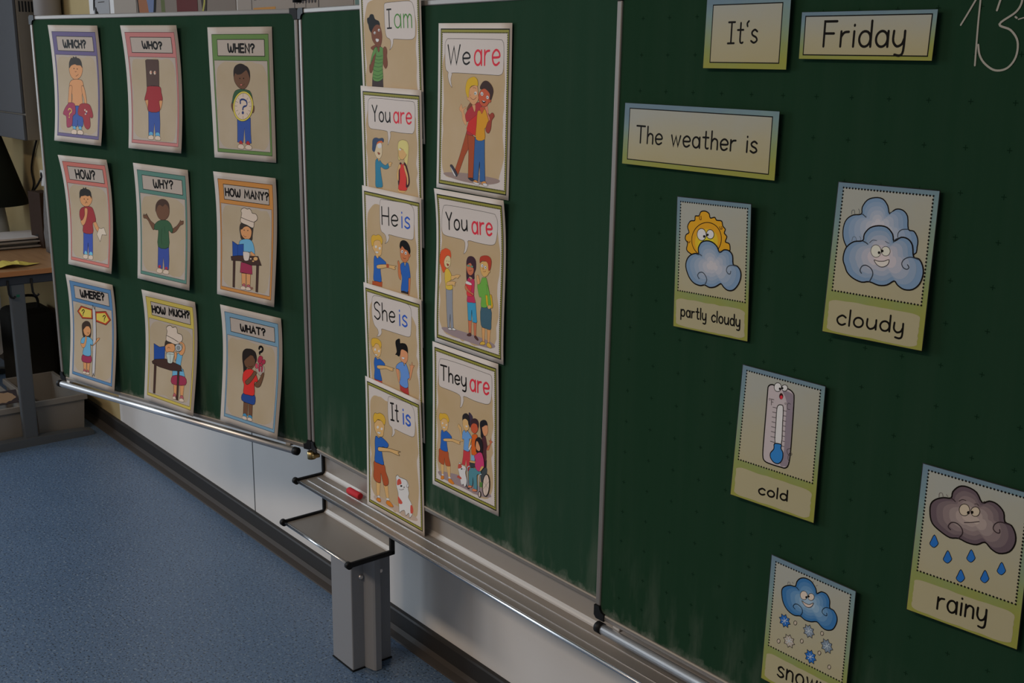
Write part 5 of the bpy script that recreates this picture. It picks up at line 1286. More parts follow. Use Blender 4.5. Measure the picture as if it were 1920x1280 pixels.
def meadow_mat(name, hh, stops):
    """printed watercolour running from sky blue at the top of the card to meadow green at the bottom"""
    m = mat(name, (.4, .4, .3), .5, spec=.06); t = NT(m)
    z = t.math('ADD', t.math('MULTIPLY', t.sepz()[2], 1/hh), .5)
    z = t.math('ADD', z, t.math('MULTIPLY', t.math('SUBTRACT', t.noise(22, detail=5), .5), .45))
    x = t.math('MULTIPLY', t.sepz()[0], -.9)
    t.l(t.ramp(t.math('ADD', z, x), stops), t.b.inputs['Base Color'])
    return m
MEADOW = [(.05, (.36, .37, .08)), (.30, (.31, .37, .13)), (.55, (.28, .37, .24)), (.80, (.23, .35, .36)), (1.0, (.19, .29, .37))]
PALE = [(.05, (.50, .445, .25)), (.45, (.50, .465, .315)), (.95, (.455, .47, .42))]
PL = {'L': (Vector((-.021538, -.00189, .6)), Vector((math.cos(WA), math.sin(WA), 0)), Vector((math.sin(WA), -math.cos(WA), 0))),
      'C': (Vector((0, 0, .6)), Vector((1, 0, 0)), Vector((0, -1, 0))),
      'R': (Vector((0, -.03499, .6)), Vector((1, 0, 0)), Vector((0, -1, 0)))}
UP = Vector((0, 0, 1))
class Poster:
    def __init__(s, key, plane, name, label, cat, group):
        s.q = WARP[key]; s.pl = plane; s.key = key
        o, ex, n = PL[plane]
        s.ex, s.n = ex, n
        s.origin = o + ex*s.q[0] + UP*s.q[1]
        s.root = empty(name, s.origin, label, cat, group, WA if plane == 'L' else 0)
        s.inv = Matrix.Rotation(-(WA if plane == 'L' else 0), 3, 'Z')
        s.cs, s.sn = math.cos(s.q[2]), math.sin(s.q[2])
        s.w, s.h = s.q[3], s.q[4]
        s.boxes = []
        s.NX, s.NY = (6, 26) if plane != 'R' else (10, 16)
    def d(s, u, v):
        q = s.q
        return q[5]+q[6]*v+q[7]*v*v+q[8]*v**3+q[9]*u+q[10]*u*v+q[11]*u*u
    def warp(s, X, Y, z):
        u = X/(s.w/2); v = Y/(s.h/2)
        a = s.cs*X - s.sn*Y; b = s.sn*X + s.cs*Y
        return s.inv @ (s.ex*a + UP*b + s.n*(s.d(u, v)+z))
    def emit(s, name, bm, mats, parent=None, label=None):
        for k in range(1, s.NY):
            bmesh.ops.bisect_plane(bm, geom=bm.verts[:]+bm.edges[:]+bm.faces[:], plane_co=(0, s.h*(k/s.NY-.5), 0), plane_no=(0, 1, 0), dist=1e-7)
        for k in range(1, s.NX):
            bmesh.ops.bisect_plane(bm, geom=bm.verts[:]+bm.edges[:]+bm.faces[:], plane_co=(s.w*(k/s.NX-.5), 0, 0), plane_no=(1, 0, 0), dist=1e-7)
        for v in bm.verts: v.co = s.warp(v.co.x, v.co.y, v.co.z)
        o = link(name, bm, mats, parent or s.root)
        if label: o['label'] = label
        return o
    def z(s, Q, e=.001):
        """height of the next ink layer over everything already printed below the outline Q"""
        x0 = min(p_[0] for p_ in Q)-e; x1 = max(p_[0] for p_ in Q)+e; y0 = min(p_[1] for p_ in Q)-e; y1 = max(p_[1] for p_ in Q)+e
        n = 0
        for a0, a1, b0, b1, k in s.boxes:
            if k > n and a0 < x1 and a1 > x0 and b0 < y1 and b1 > y0: n = k
        s.boxes.append((x0, x1, y0, y1, n+1))
        return 7e-5 + (n+1)*3.2e-5
    def sheet(s, m, name='paper_sheet'):
        bm = nb(); NX, NY = s.NX, s.NY
        th = .00035
        F = [[bm.verts.new((-s.w/2+s.w*i/NX, -s.h/2+s.h*j/NY, 0)) for i in range(NX+1)] for j in range(NY+1)]
        B = [[bm.verts.new((v.co.x, v.co.y, -th)) for v in r] for r in F]
        for j in range(NY):
            for i in range(NX):
                bm.faces.new((F[j][i], F[j][i+1], F[j+1][i+1], F[j+1][i]))
                bm.faces.new((B[j][i], B[j+1][i], B[j+1][i+1], B[j][i+1]))
        per = [(0, i) for i in range(NX)]+[(j, NX) for j in range(NY)]+[(NY, i) for i in range(NX, 0, -1)]+[(j, 0) for j in range(NY, 0, -1)]
        for (a, b), (c, e) in zip(per, per[1:]+per[:1]): bm.faces.new((B[a][b], B[c][e], F[c][e], F[a][b]))
        for v in bm.verts: v.co = s.warp(v.co.x, v.co.y, v.co.z)
        for f in bm.faces: f.smooth = True
        return link(name, bm, m, s.root)
def rect(x0, x1, y0, y1): return [(x0, y0), (x1, y0), (x1, y1), (x0, y1)]
def ringrect(bm, a, b, z, mi):
    """rectangle ring between outer a and inner b = (x0,x1,y0,y1)"""
    A = [bm.verts.new((*p_, z)) for p_ in rect(*a)]; B = [bm.verts.new((*p_, z)) for p_ in rect(*b)]
    for i in range(4):
        j = (i+1) % 4
        f = bm.faces.new((A[i], A[j], B[j], B[i])); f.material_index = mi
def grow(r, e): return (r[0]-e, r[1]+e, r[2]-e, r[3]+e)
def dots(bm, r, step, size, z, mi):
    x0, x1, y0, y1 = r
    nx = round((x1-x0)/step); ny = round((y1-y0)/step)
    P = [(x0+(x1-x0)*i/nx, y) for y in (y0, y1) for i in range(nx+1)] + [(x, y0+(y1-y0)*j/ny) for x in (x0, x1) for j in range(1, ny)]
    for x, y in P:
        vs = [bm.verts.new((x+size/2*math.cos(a), y+size/2*math.sin(a), z)) for a in (.4, 1.97, 3.54, 5.11)]
        f = bm.faces.new(vs); f.material_index = mi
def wobble(r, amp, seed, k=5.0):
    """ragged watercolour outline inside a rectangle"""
    rnd = random.Random(seed); x0, x1, y0, y1 = r; out = []
    def e(k): return rnd.uniform(-1, 1)*amp
    c = [x0+(x1-x0)*.5, y0+(y1-y0)*.5]
    N = 44
    for i in range(N):
        a = 2*PI*i/N; ca, sa = math.cos(a), math.sin(a)
        rr = (abs(ca)**k+abs(sa)**k)**(-1/k)
        out.append((c[0]+(x1-x0)/2*ca*rr+e(0), c[1]+(y1-y0)/2*sa*rr+e(0)))
    return smooth_pts(out, True, 2)
def art(P, gain, names):
    """the printed drawing, speech bubble and lettering of one poster"""
    parts = {}
    def get(k):
        if k not in parts: parts[k] = (nb(), [], {})
        return parts[k]
    def mi(k, m):
        bm, ml, ix = get(k)
        if m.name not in ix: ix[m.name] = len(ml); ml.append(m)
        return ix[m.name]
    for line in ART[P.key].split('\n'):
        head, pts = line.split('|'); kind, col, w = head.split()
        w = int(w)*1e-5
        pts = [tuple(int(v)*1e-4 for v in t.split(',')) for t in pts.split()]
        if kind in 'fs':
            Q = smooth_pts(pts, True, 3) if kind == 's' else pts
            i = mi('pic', print_mat(col, gain)); fill2d(get('pic')[0], Q, P.z(Q), i)
            if w > 0:
                i = mi('pic', print_mat('0d0a08', gain)); stroke2d(get('pic')[0], Q, w*1.15, P.z(Q), i, True)
        elif kind in 'lc':
            Q = smooth_pts(pts, False, 4) if kind == 'c' else pts
            i = mi('pic', print_mat(col, gain)); stroke2d(get('pic')[0], Q, w, P.z(Q), i)
        elif kind == 'b':
            Q = smooth_pts(pts, True, 3)
            i = mi('bub', M_inner); fill2d(get('bub')[0], Q, P.z(Q), i)
            i = mi('bub', print_mat('0d0a08', gain)); stroke2d(get('bub')[0], Q, w, P.z(Q), i, True)
        else:
            Q = smooth_pts(pts, False, 4) if kind == 'tc' else pts
            i = mi('txt', print_mat(col, gain)); stroke2d(get('txt')[0], Q, w*1.15, P.z(Q), i)
    for k in ('bub', 'pic', 'txt'):
        if k in parts:
            P.emit(names[k], parts[k][0], parts[k][1])
M_paper_dim = mat('laminated_paper_dimmed', (.60, .535, .475), .55, spec=.08)  # same laminated paper, darkened to offset stronger light on the left wing
M_inner_dim = mat('printed_white_dimmed', (.575, .505, .445), .55, spec=.06)
def question(key, what, border, dark):  # wash and inks darkened too, against the stronger light on this wing
    P = Poster(key, 'L', 'question_poster', what, 'poster', 'question posters on the left wing')
    P.sheet(M_paper_dim)
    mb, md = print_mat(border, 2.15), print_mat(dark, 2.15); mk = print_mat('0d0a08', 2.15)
    out = (-.0915, .0930, -.1335, .1320); inn = (-.0875, .0880, -.1260, .0750)
    b = nb(); A = rect(*out)
    fill2d(b, A, P.z(A), 0); ringrect(b, grow(out, .0007), grow(out, -.0006), P.z(A), 1)
    fill2d(b, rect(*inn), P.z(A), 2); ringrect(b, grow(inn, .0004), grow(inn, -.0003), P.z(A), 1)
    dots(b, grow(inn, -.0006), .0028, .0016, P.z(A), 1)
    P.emit('printed_border', b, [mb, md, M_inner_dim])
    b = nb(); fill2d(b, wobble(grow(inn, -.0040), .0028, key, 8), P.z(A), 0)
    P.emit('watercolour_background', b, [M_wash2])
    b = nb(); tb = (-.0735, .0800, .0850, .1205)
    fill2d(b, rect(*tb), P.z(A), 0); ringrect(b, grow(tb, .0009), grow(tb, -.0005), P.z(A), 1)
    P.emit('title_panel', b, [M_inner_dim, mk])
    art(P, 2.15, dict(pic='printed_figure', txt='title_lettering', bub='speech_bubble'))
for a in (
    ('WHICH', 'question poster WHICH? with purple border and bare-chested boy holding two shirts', '50486a', '2c2840'),
    ('WHO', 'question poster WHO? with pink border and boy wearing a brown paper bag', '96605e', '5c3234'),
    ('WHEN', 'question poster WHEN? with green border and boy holding a round clock', '4f6a3a', '24361c'),
    ('HOW', 'question poster HOW? with salmon border and boy holding a bent paper', '9c5c54', '5c2e2c'),
    ('WHY', 'question poster WHY? with teal border and shrugging boy in a green shirt', '476a62', '203632'),
    ('HOWMANY', 'question poster HOW MANY? with orange border and girl in chef hat at table', '9c6c38', '54341a'),
    ('WHERE', 'question poster WHERE? with blue border and girl beside a yellow signpost', '46688a', '243850'),
    ('HOWMUCH', 'question poster HOW MUCH? with yellow border and chef weighing with a jug', '9c8e46', '544a20'),
    ('WHAT', 'question poster WHAT? with light blue border and girl in red shirt with present', '5e7c90', '2a4050')):
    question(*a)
def verb(key, what, group):
    P = Poster(key, 'C', 'grammar_poster', what, 'poster', group)
    P.sheet(M_paper)
    mg, mk = print_mat('66642c', 2.75), print_mat('0b0a08', 2.75)
    out = (-.0975, .0985, -.1390, .1380); inn = (-.0930, .0940, -.1325, .1315)
    b = nb(); A = rect(*out); fill2d(b, A, P.z(A), 0); ringrect(b, grow(out, .0004), grow(out, -.0016), P.z(A), 1)
    fill2d(b, rect(*grow(inn, -.0006)), P.z(A), 2); dots(b, inn, .0038, .0031, P.z(A), 1)
    P.emit('printed_border', b, [mg, mk, M_inner])
    b = nb(); r = grow(inn, -.004); r = (r[0], r[1]-.003, r[2]+.002, r[3]-.012)
    fill2d(b, wobble(r, .0038, key, 7), P.z(A), 0)
    P.emit('watercolour_background', b, [M_wash])
    art(P, 2.75, dict(pic='printed_figures', txt='lettering', bub='speech_bubble'))
G1 = 'grammar posters taped in one hanging strip'; G2 = 'grammar posters in the right-hand column'
verb('IAM', 'grammar poster I am with girl in green striped top, topmost of the strip', G1)
verb('YOU1', 'grammar poster You are with boy in a cap pointing at girl with backpack', G1)
verb('HE', 'grammar poster He is with blond boy pointing at black-haired boy', G1)
verb('SHE', 'grammar poster She is with boy pointing at girl with a ponytail', G1)
verb('IT', 'grammar poster It is with boy pointing at white dog, lowest of the strip', G1)
verb('WE', 'grammar poster We are with two boys arm in arm, below the upper rail', G2)
verb('YOU2', 'grammar poster You are with red-haired girl pointing at two friends', G2)
verb('THEY', 'grammar poster They are with group of children and wheelchair', G2)
def card(key, what, group, lab=True):
    P = Poster(key, 'R', 'weather_card' if lab else 'word_card', what, 'card', group)
    wd, ht = P.w, P.h
    P.sheet(mat('card_edge_black', (.02, .02, .02), .4), 'card_base')
    mk = print_mat('0b0a08', 2.7)
    b = nb(); e = .0010 if lab else .0004
    A = rect(-wd/2+e, wd/2-e, -ht/2+e, ht/2-e)
    fill2d(b, A, P.z(A), 0)
    P.emit('watercolour_border', b, [meadow_mat('meadow_wash_%d' % round(ht*1000), ht, MEADOW)])
    pm = meadow_mat('pale_meadow_wash_%d' % round(ht*1000), ht, PALE)
    b = nb()
    if lab:
        pic = (-.0590, .0600, -.0398, .0868)
        fill2d(b, rect(*pic), P.z(A), 0); dots(b, pic, .0042, .0031, P.z(A), 1)
        P.emit('picture_panel', b, [pm, mk])
        b = nb(); fill2d(b, wobble((-.0612, .0600, -.0902, -.0505), .0006, key, 16), P.z(A), 0)
        P.emit('caption_panel', b, [mat('caption_cream', (.505, .46, .285), .5, spec=.06)])
    else:
        i = (-wd/2+.0105, wd/2-.0105, -ht/2+.0075, ht/2-.0075) if key == 'WEATHER' else (-wd/2+.0115, wd/2-.0120, -ht/2+.0080, ht/2-.0080) if key == 'ITS' else (-wd/2+.0062, wd/2-.0062, -ht/2+.0052, ht/2-.0052)
        fill2d(b, rect(*i), P.z(A), 0); ringrect(b, grow(i, .0007), grow(i, -.0007), P.z(A), 1)
        P.emit('word_panel', b, [pm, mk])
    art(P, 2.7, dict(pic='printed_picture', txt='lettering', bub='bubble'))
G3 = 'weather cards on the right wing'; G4 = 'word cards on the right wing'
card('ITS', "word card reading It's with blue and green border, top of the right wing", G4, False)
card('FRIDAY', 'word card reading Friday with blue and green border beside the chalked 13', G4, False)
card('WEATHER', 'word card reading The weather is, above the sun and cloud card', G4, False)
card('PARTLY', 'weather card partly cloudy with orange sun behind a blue cloud', G3)
card('CLOUDY', 'weather card cloudy with two blue clouds, the front one smiling', G3)
card('COLD', 'weather card cold with grey thermometer filled blue at the bottom', G3)
card('RAINY', 'weather card rainy with grey cloud and six blue drops', G3)
card('SNOWY', 'weather card snowy with blue cloud above snowflakes', G3)
# chalked 13. on the right wing
b = nb()
for line in ART_CHALK.split('\n'):
    head, pts = line.split('|'); w = int(head.split()[2])*1e-5
    pts = [tuple(int(v)*1e-4 for v in t.split(',')) for t in pts.split()]
    stroke2d(b, smooth_pts(pts, False, 5), w*.9, 0, 0)
for v in b.verts: v.co = (v.co.x, -.0006, v.co.y)
link('chalk_numeral', b, M_chalk, Rw)['label'] = 'number 13 with a dot written in white chalk'
# ------------------------------------------------------------------ things at the far left
def wood_mat():
    m = mat('beech_laminate', (.34, .19, .09), .35, spec=.5); t = NT(m)
    t.l(t.ramp(t.noise(1, detail=5, stretch=(4, 60, 60)), [(.3, (.30, .16, .075)), (.7, (.40, .225, .11))]), t.b.inputs['Base Color'])
    return m
M_wood = wood_mat()
M_edge = mat('orange_edge_band', (.40, .17, .06), .4)
M_tleg = mat('blue_grey_steel', (.085, .095, .105), .45)
T = empty('school_table', (-2.78, -.09, 0), 'school table with brown top and grey steel T-foot by the wall', 'table')
tt = nb(); box(tt, -.615, .615, -.33, .325, .682, .705, .008, 0, 3)
link('table_top', tt, M_wood, T)
eb = nb(); box(eb, .6155, .6185, -.322, .317, .684, .703, .0012)
link('edge_band', eb, M_edge, T)
for x in (.585, -.585):
    lg = nb(); box(lg, x-.016, x+.016, .019, .073, .028, .66, .006); link('leg', lg, M_tleg, T)
    ft = nb(); extr(ft, [(-.35, 0), (.285, 0), (.285, .018), (.25, .026), (.05, .034), (-.31, .028), (-.35, .018)], 'x', x-.022, x+.026); link('foot', ft, M_tleg, T)
    ub = nb(); box(ub, x-.02, x+.02, -.22, .20, .648, .682, .004); link('top_rail', ub, mat('dark_steel', (.03, .035, .045), .4), T)
for y in (.012, .098):
    hk = nb(); tube(hk, [(.607, y, .668), (.607, y, .640), (.608, y+.001, .615), (.611, y+.006, .603), (.614, y+.015, .600), (.615, y+.021, .607)], .0042, 10)
    link('bag_hook', hk, M_black, T)
link('green_sticker', bx(.6012, .6018, .040, .052, .600, .610), mat('green_dot', (.01, .12, .07), .5), T)
# paper stack: every visible layer is a sheet bundle
M_sheet = mat('plain_paper', (.60, .56, .54), .7); M_old = mat('grey_paper', (.30, .275, .245), .8)
random.seed(3)
zz = .7052
for k in range(7):
    hgt = .0065; dx = random.uniform(-.02, .02); dy = random.uniform(-.02, .02)
    b = nb(); n = 8; top = k == 6
    if top: hgt = .008
    vs = {}
    for i in range(n+1):
        for j in range(n+1):
            x = -.11+.22*i/n; y = -.25+.49*j/n
            wv = 0
            for s_ in (0, 1): vs[i, j, s_] = b.verts.new((x, y, wv+s_*hgt*.9))
    for i in range(n):
        for j in range(n):
            b.faces.new((vs[i, j, 1], vs[i+1, j, 1], vs[i+1, j+1, 1], vs[i, j+1, 1])); b.faces.new((vs[i, j, 0], vs[i, j+1, 0], vs[i+1, j+1, 0], vs[i+1, j, 0]))
    for i in range(n):
        b.faces.new((vs[i, 0, 0], vs[i+1, 0, 0], vs[i+1, 0, 1], vs[i, 0, 1])); b.faces.new((vs[i+1, n, 0], vs[i, n, 0], vs[i, n, 1], vs[i+1, n, 1]))
        b.faces.new((vs[0, i+1, 0], vs[0, i, 0], vs[0, i, 1], vs[0, i+1, 1])); b.faces.new((vs[n, i, 0], vs[n, i+1, 0], vs[n, i+1, 1], vs[n, i, 1]))
    o = link('paper_bundle', b, M_sheet if top else M_old, None, (-2.785+dx, 0.0+dy*.6-.02, zz)); zz += hgt
    o.rotation_euler = (0, 0, random.uniform(-.05, .05))
    lab = ['lowest grey bundle of the paper pile on the school table', 'second grey bundle from the bottom of the paper pile', 'third grey bundle from the bottom of the paper pile', 'middle grey bundle of the paper pile', 'third grey bundle from the top of the paper pile', 'grey bundle just under the white sheets of the pile', 'white sheets on top of the paper pile on the table'][k]
    setp(o, lab, 'paper', 'paper pile on the table')
# loose paper and yellow cut-out
b = nb(); P_ = [(-.16, -.10), (.05, -.12), (.10, .02), (-.06, .08)]
vs = [b.verts.new((x, y, 0)) for x, y in P_]; b.faces.new(vs); r = bmesh.ops.extrude_face_region(b, geom=b.faces[:]); bmesh.ops.translate(b, verts=[v for v in r['geom'] if isinstance(v, bmesh.types.BMVert)], vec=(0, 0, .001))
bmesh.ops.recalc_face_normals(b, faces=b.faces[:])
setp(link('loose_paper', b, mat('tan_paper', (.33, .27, .20), .8), None, (-2.42, -.10, .7055)), 'loose tan sheet of paper on the table behind the yellow cut-out', 'paper')
b = nb()
out = [(-.06, -.155), (.03, -.150), (.055, -.08), (.075, -.02), (.062, .05), (.02, .115), (-.005, .045), (-.03, .05), (-.055, .03), (-.095, .01), (-.05, -.02), (-.028, -.05), (-.05, -.09)]
fill2d(b, smooth_pts(out, True, 3), 0, 0)
for k in range(-8, 9): bmesh.ops.bisect_plane(b, geom=b.verts[:]+b.edges[:]+b.faces[:], plane_co=(0, k*.02, 0), plane_no=(0, 1, 0))
for v in b.verts: v.co.z = .003+.010*max(0, math.sin(v.co.y*34+v.co.x*22))+.006*abs(v.co.x*8)
r = bmesh.ops.extrude_face_region(b, geom=b.faces[:]); bmesh.ops.translate(b, verts=[v for v in r['geom'] if isinstance(v, bmesh.types.BMVert)], vec=(0, 0, .0006)); bmesh.ops.recalc_face_normals(b, faces=b.faces[:])
setp(link('paper_cutout', b, mat('yellow_paper', (.62, .50, .10), .6), None, (-2.285, -.045, .7052)), 'crumpled yellow paper cut-out lying near the table edge', 'paper')
# brown box, clear bag, lamp
b = nb(); box(b, -.055, .055, -.02, .045, 0, .235, .003)
t = empty('file_box', (-2.690, .212, .7056), 'dark brown upright file box standing on the table by the wall', 'box'); link('body', b, mat('dark_brown_card', (.035, .018, .011), .8), t)
link('finger_hole', bx(-.012, .012, -.0208, -.0198, .03, .055, .0003), M_black, t); t.rotation_euler = (0, 0, .15)
def bag_mat():
    m = mat('clear_film', (.55, .55, .56), .15); t_ = NT(m); t_.b.inputs['Transmission Weight'].default_value = .75; t_.b.inputs['IOR'].default_value = 1.1
    t_.bump(t_.noise(35, detail=4), .8, .01); return m
b = nb(); rnd = random.Random(5)
for j in range(9):
    z = .31*j/8; r = .062*(1-.5*(j/8)**2)
    ring = [b.verts.new((r*1.15*math.cos(2*PI*k/16)*(1+rnd.uniform(-.08, .08)), r*.55*math.sin(2*PI*k/16)*(1+rnd.uniform(-.1, .1)), z)) for k in range(16)]
    if j:
        for k in range(16): b.faces.new((prev[k], prev[(k+1) % 16], ring[(k+1) % 16], ring[k]))
    else: b.faces.new(ring[::-1])
    prev = ring
b.faces.new(prev)
setp(link('clear_bag', b, bag_mat(), None, (-2.52, .212, .7056), True), 'clear crinkled plastic bag standing between the brown box and the board', 'bag')
t = empty('table_lamp', (-2.925, .105, .7053), 'lamp with flared dark green shade on a pale stand under the cabinet', 'lamp')
t.location.y = .10
t.location.x = -3.03; t.location.y = .10
b = nb(); n = 28
prof = [(.165, .175), (.160, .176), (.085, .455), (.080, .455)]
rings = [[b.verts.new((r*math.cos(2*PI*k/n), r*math.sin(2*PI*k/n), z)) for k in range(n)] for r, z in ((.165, .155), (.075, .455), (.072, .455), (.161, .155))]
for A, B in zip(rings, rings[1:]+rings[:1]):
    for k in range(n): b.faces.new((A[k], A[(k+1) % n], B[(k+1) % n], B[k]))
bmesh.ops.recalc_face_normals(b, faces=b.faces[:])
link('lamp_shade', b, mat('dark_green_fabric', (.012, .016, .011), .9), t, (0, 0, 0), True)
b = nb(); tube(b, [(0, 0, 0), (0, 0, .004), (0, 0, .02), (0, 0, .16), (0, 0, .30)], [.085, .085, .075, .06, .02], 24)
link('lamp_base', b, mat('pale_ceramic', (.42, .45, .46), .3), t)
# wall cabinet, pipe, socket, cable
t = empty('wall_cabinet', (-2.85, WY, 1.17), 'grey-white wall cabinet with vent slots on its beige side', 'cabinet')
M_cabf = mat('cabinet_front_grey', (.075, .078, .086), .6, spec=.2); M_cab = mat('cabinet_beige', (.19, .165, .13), .6)
link('carcass', bx(-.40, .40, -.155, 0, 0, .95, .004), M_cab, t)
link('door', bx(-.40, .398, -.167, -.156, .105, .95, .003), M_cabf, t)
link('lower_flap', bx(-.40, .398, -.167, -.156, .0, .099, .003), M_cabf, t)
VY = -.145
b = nb()
for k in range(11): box(b, .3995, .4012, VY+.0118*k, VY+.0062+.0118*k, .492, .532, .0004)
link('vent_slots', b, M_black, t)
b = nb(); tube(b, [(0, 0, 1.2), (0, 0, 3.09)], .05, 24)
setp(link('wall_pipe', b, mat('white_pipe', (.36, .33, .31), .5), None, (-2.385, .220, 0)), 'white vertical pipe on the wall beside the cabinet', 'pipe')
t = empty('wall_socket', (-2.80, WY, .985), 'small white wall socket above the brown file box', 'socket')
link('plate', bx(-.022, .022, -.012, 0, -.035, .035, .004), M_wframe, t)
b = nb(); tube(b, [(0, -.013, .012), (0, -.006, .012)], .014, 16); link('socket_inset', b, M_black, t)
b = nb(); tube(b, smooth3([(-2.80, .262, .985), (-2.83, .255, .955), (-2.90, .258, .925), (-2.95, .262, .91), (-2.93, .268, .95), (-2.945, .268, 1.01), (-2.90, .268, 1.08), (-2.82, .268, 1.16)]), .0045, 8)
setp(link('power_cable', b, M_black), 'thin black cable looping down the yellow wall to the socket', 'cable')
# crates under the table
M_crate = mat('translucent_white_plastic', (.23, .21, .185), .45)
def crate(x0, x1, y0, y1, h, label):
    t = empty('storage_crate', ((x0+x1)/2, (y0+y1)/2, .0), label, 'crate', 'plastic crates under the table')
    w, d = (x1-x0)/2, (y1-y0)/2; th = .004
    b = nb(); tp = .012
    def lp(ex, z): return [(-w+ex, -d+ex, z), (w-ex, -d+ex, z), (w-ex, d-ex, z), (-w+ex, d-ex, z)]
    loops = [lp(tp, 0), lp(0.003, h), lp(th+.003, h), lp(tp+th, th)]
    V = [[b.verts.new(p_) for p_ in l] for l in loops]
    b.faces.new(V[0][::-1]); b.faces.new(V[3])
    for A, B in zip(V, V[1:]):
        for i in range(4): b.faces.new((A[i], A[(i+1) % 4], B[(i+1) % 4], B[i]))
    link('crate_body', b, M_crate, t)
    r = nb()
    for q in ((-w-.006, w+.006, -d-.006, -d+.003), (-w-.006, w+.006, d-.003, d+.006), (-w-.006, -w+.003, -d, d), (w-.003, w+.006, -d, d)): box(r, *q, h-.022, h+.001, .002)
    link('crate_rim', r, M_crate, t)
    return t
crate(-2.66, -2.240, -.004, .195, .157, 'empty white plastic crate under the table beside the wall')
crate(-2.66, -2.240, -.400, -.045, .150, 'white plastic crate holding books and a picture card under the table')
b = nb(); box(b, -.003, .003, -.075, .0525, 0, .055, .0012)
t = empty('picture_card', (-2.300, -.100, .150), 'framed picture card with tan oval lying on the crate', 'card')
t.rotation_euler = (0, -.5, 0); link('card_board', b, mat('dark_violet_frame', (.06, .05, .06), .6), t)
b = nb(); P_ = [(.054*math.cos(2*PI*k/24)*(1+.08*math.sin(5*k)), .021*math.sin(2*PI*k/24)*(1+.1*math.cos(3*k))) for k in range(24)]
fill2d(b, P_, 0, 0)
for v in b.verts: v.co = (.0034, v.co.x-.010, v.co.y+.0275)
bmesh.ops.recalc_face_normals(b, faces=b.faces[:])
link('tan_picture', b, mat('tan_print', (.46, .33, .22), .6), t)
b = nb(); box(b, -.06, .06, -.16, .125, 0, .018, .003)
t = empty('book', (-2.46, -.222, .1515), 'pinkish book lying in the left crate behind the picture card', 'book')
link('cover', b, mat('pinkish_cover', (.40, .25, .21), .6), t); link('pages', bx(.058, .0606, -.157, .122, .003, .015), mat('page_edges', (.55, .48, .42), .8), t)
b = nb(); box(b, -.12, .12, -.20, .12, 0, .40, .03, 0, 4)
t = empty('school_bag', (-2.93, -.17, 0), 'black school bag standing in shadow behind the crates', 'bag')
link('bag_body', b, mat('black_cloth', (.008, .010, .013), .9), t)
b = nb(); tube(b, smooth3([(0, -.10, .395), (0, -.09, .45), (0, .01, .45), (0, .02, .395)]), .008, 8); link('carry_handle', b, M_black, t)
t = empty('dark_bag_block', (-2.86, .155, 0), 'dark grey bag-shaped block standing against the wall behind the right crate', 'bag')  # bag-shaped block filling the dark area behind the crate
b = nb(); box(b, -.10, .10, -.085, .105, 0, .42, .035, 0, 4)
link('bag_body', b, mat('dark_grey_matt', (.020, .019, .016), .95), t)
b = nb(); tube(b, smooth3([(.05, -.05, .41), (.05, -.04, .47), (.05, .04, .47), (.05, .05, .41)]), .006, 8); link('carry_handle', b, M_black, t)
# papers pinned to the wall above the board
def pinned(name, label, x0, x1, z0, z1, m, y=.0):
    t = empty(name, ((x0+x1)/2, WY-.001-y, z0), label, 'poster', 'papers pinned on the wall above the board')
    w = (x1-x0)/2
    link('sheet', bx(-w, w, -.0012, 0, 0, z1-z0), m, t)
    return t, w
def flat(t, name, P_, m, y):
    b = nb(); fill2d(b, P_, 0, 0)
    for v in b.verts: v.co = (v.co.x, y, v.co.y)
    for f in b.faces:
        f.normal_update()
        if f.normal.y > 0: f.normal_flip()
    return link(name, b, m, t)
MI = lambda h: print_mat(h, 1.7)
t, w = pinned('letter_sheet', 'white letter sheet with black leaf doodles pinned above the left wing', -2.035, -1.875, 1.52, 1.95, mat('white_sheet', (.36, .36, .37), .8))
for k, (x, z) in enumerate(((-.07, .16), (-.055, .13), (-.045, .10), (-.065, .10), (-.04, .115), (-.06, .19))):
    flat(t, 'leaf_doodle', smooth_pts([(x-.012, z-.02), (x+.004, z-.012), (x+.008, z+.012), (x-.006, z+.02)], True, 3), MI('14120f'), -.0016-.0001*k)
flat(t, 'ruled_line', rect(-.03, .035, .165, .168), MI('3c3836'), -.0016)
pinned('notice_sheet', 'plain cream notice sheet pinned between the letter and the cartoon picture', -1.83, -1.625, 1.52, 1.95, mat('cream_sheet', (.36, .31, .26), .8))
t, w = pinned('picture_poster', 'grey-brown picture poster with outlined blue and brown shape pinned on wall', -1.62, -.875, 1.5, 2.0, mat('greybrown_sheet', (.22, .18, .15), .8))
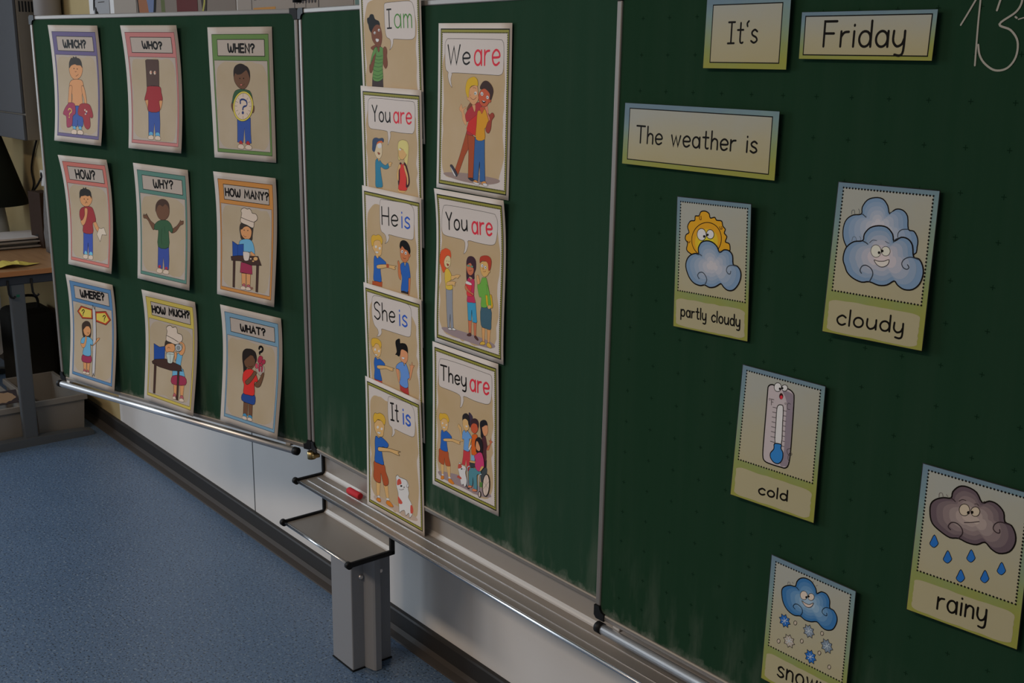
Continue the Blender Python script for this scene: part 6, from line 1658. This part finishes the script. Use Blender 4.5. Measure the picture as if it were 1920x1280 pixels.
flat(t, 'drawn_leg', smooth_pts([(-.375, .04), (-.36, .13), (-.37, .30), (-.20, .30), (-.205, .16), (-.245, .08), (-.28, .055), (-.33, .10)], True, 4), MI('15120f'), -.0014)
flat(t, 'brown_shape', smooth_pts([(-.350, .14), (-.355, .30), (-.30, .30), (-.255, .10), (-.29, .075)], True, 4), MI('7a5038'), -.0017)
flat(t, 'blue_shape', smooth_pts([(-.325, .30), (-.225, .30), (-.222, .17), (-.255, .10), (-.275, .16)], True, 4), MI('56607a'), -.0019)
flat(t, 'stem_outline', smooth_pts([(-.165, .30), (-.125, .30), (-.135, .14), (-.06, .075), (-.10, .06), (-.16, .09), (-.165, .13)], True, 3), MI('4a5030'), -.0014)
flat(t, 'dark_red_block', rect(-.04, .115, 0, .45), MI('4a1c1a'), -.0022)
flat(t, 'dark_leaf', smooth_pts([(.125, .30), (.15, .12), (.165, .075), (.175, .12), (.20, .30)], True, 3), MI('2a201a'), -.0024)
flat(t, 'yellow_stalk', smooth_pts([(.115, .085), (.118, .10), (.16, .155), (.175, .30), (.185, .30), (.17, .15)], True, 3), MI('86803c'), -.0026)
t, w = pinned('timetable_sheet', 'wide cream timetable sheet with orange strip pinned above the hinge', -.865, -.235, 1.52, 2.0, mat('timetable_paper', (.35, .30, .26), .8))
flat(t, 'orange_strip', rect(-.215, -.085, .083, .108), MI('96682c'), -.0016)
flat(t, 'sheet_edge', rect(-.226, -.223, .0, .45), MI('3a3430'), -.0016)
for a in ((.02, .023, .09, .3), (.145, .149, .095, .3), (.02, .145, .094, .097), (.08, .0815, .1, .3)): flat(t, 'table_line', rect(*a), MI('2c2622'), -.0017)
for k in range(7):
    x = .03+.016*k; flat(t, 'handwriting', smooth_pts([(x, .115), (x+.006, .135), (x+.01, .118), (x+.005, .11)], True, 2), MI('332c2c'), -.0018-.0001*k)
for k in range(6): flat(t, 'pencil_note', rect(-.21+.03*k, -.195+.03*k, .128, .131), MI('4a423e'), -.0016)
pinned('teal_sheet', 'small teal sheet pinned beside the timetable sheet', -.225, -.16, 1.56, 2.0, mat('teal_paper', (.17, .27, .25), .8), .002)
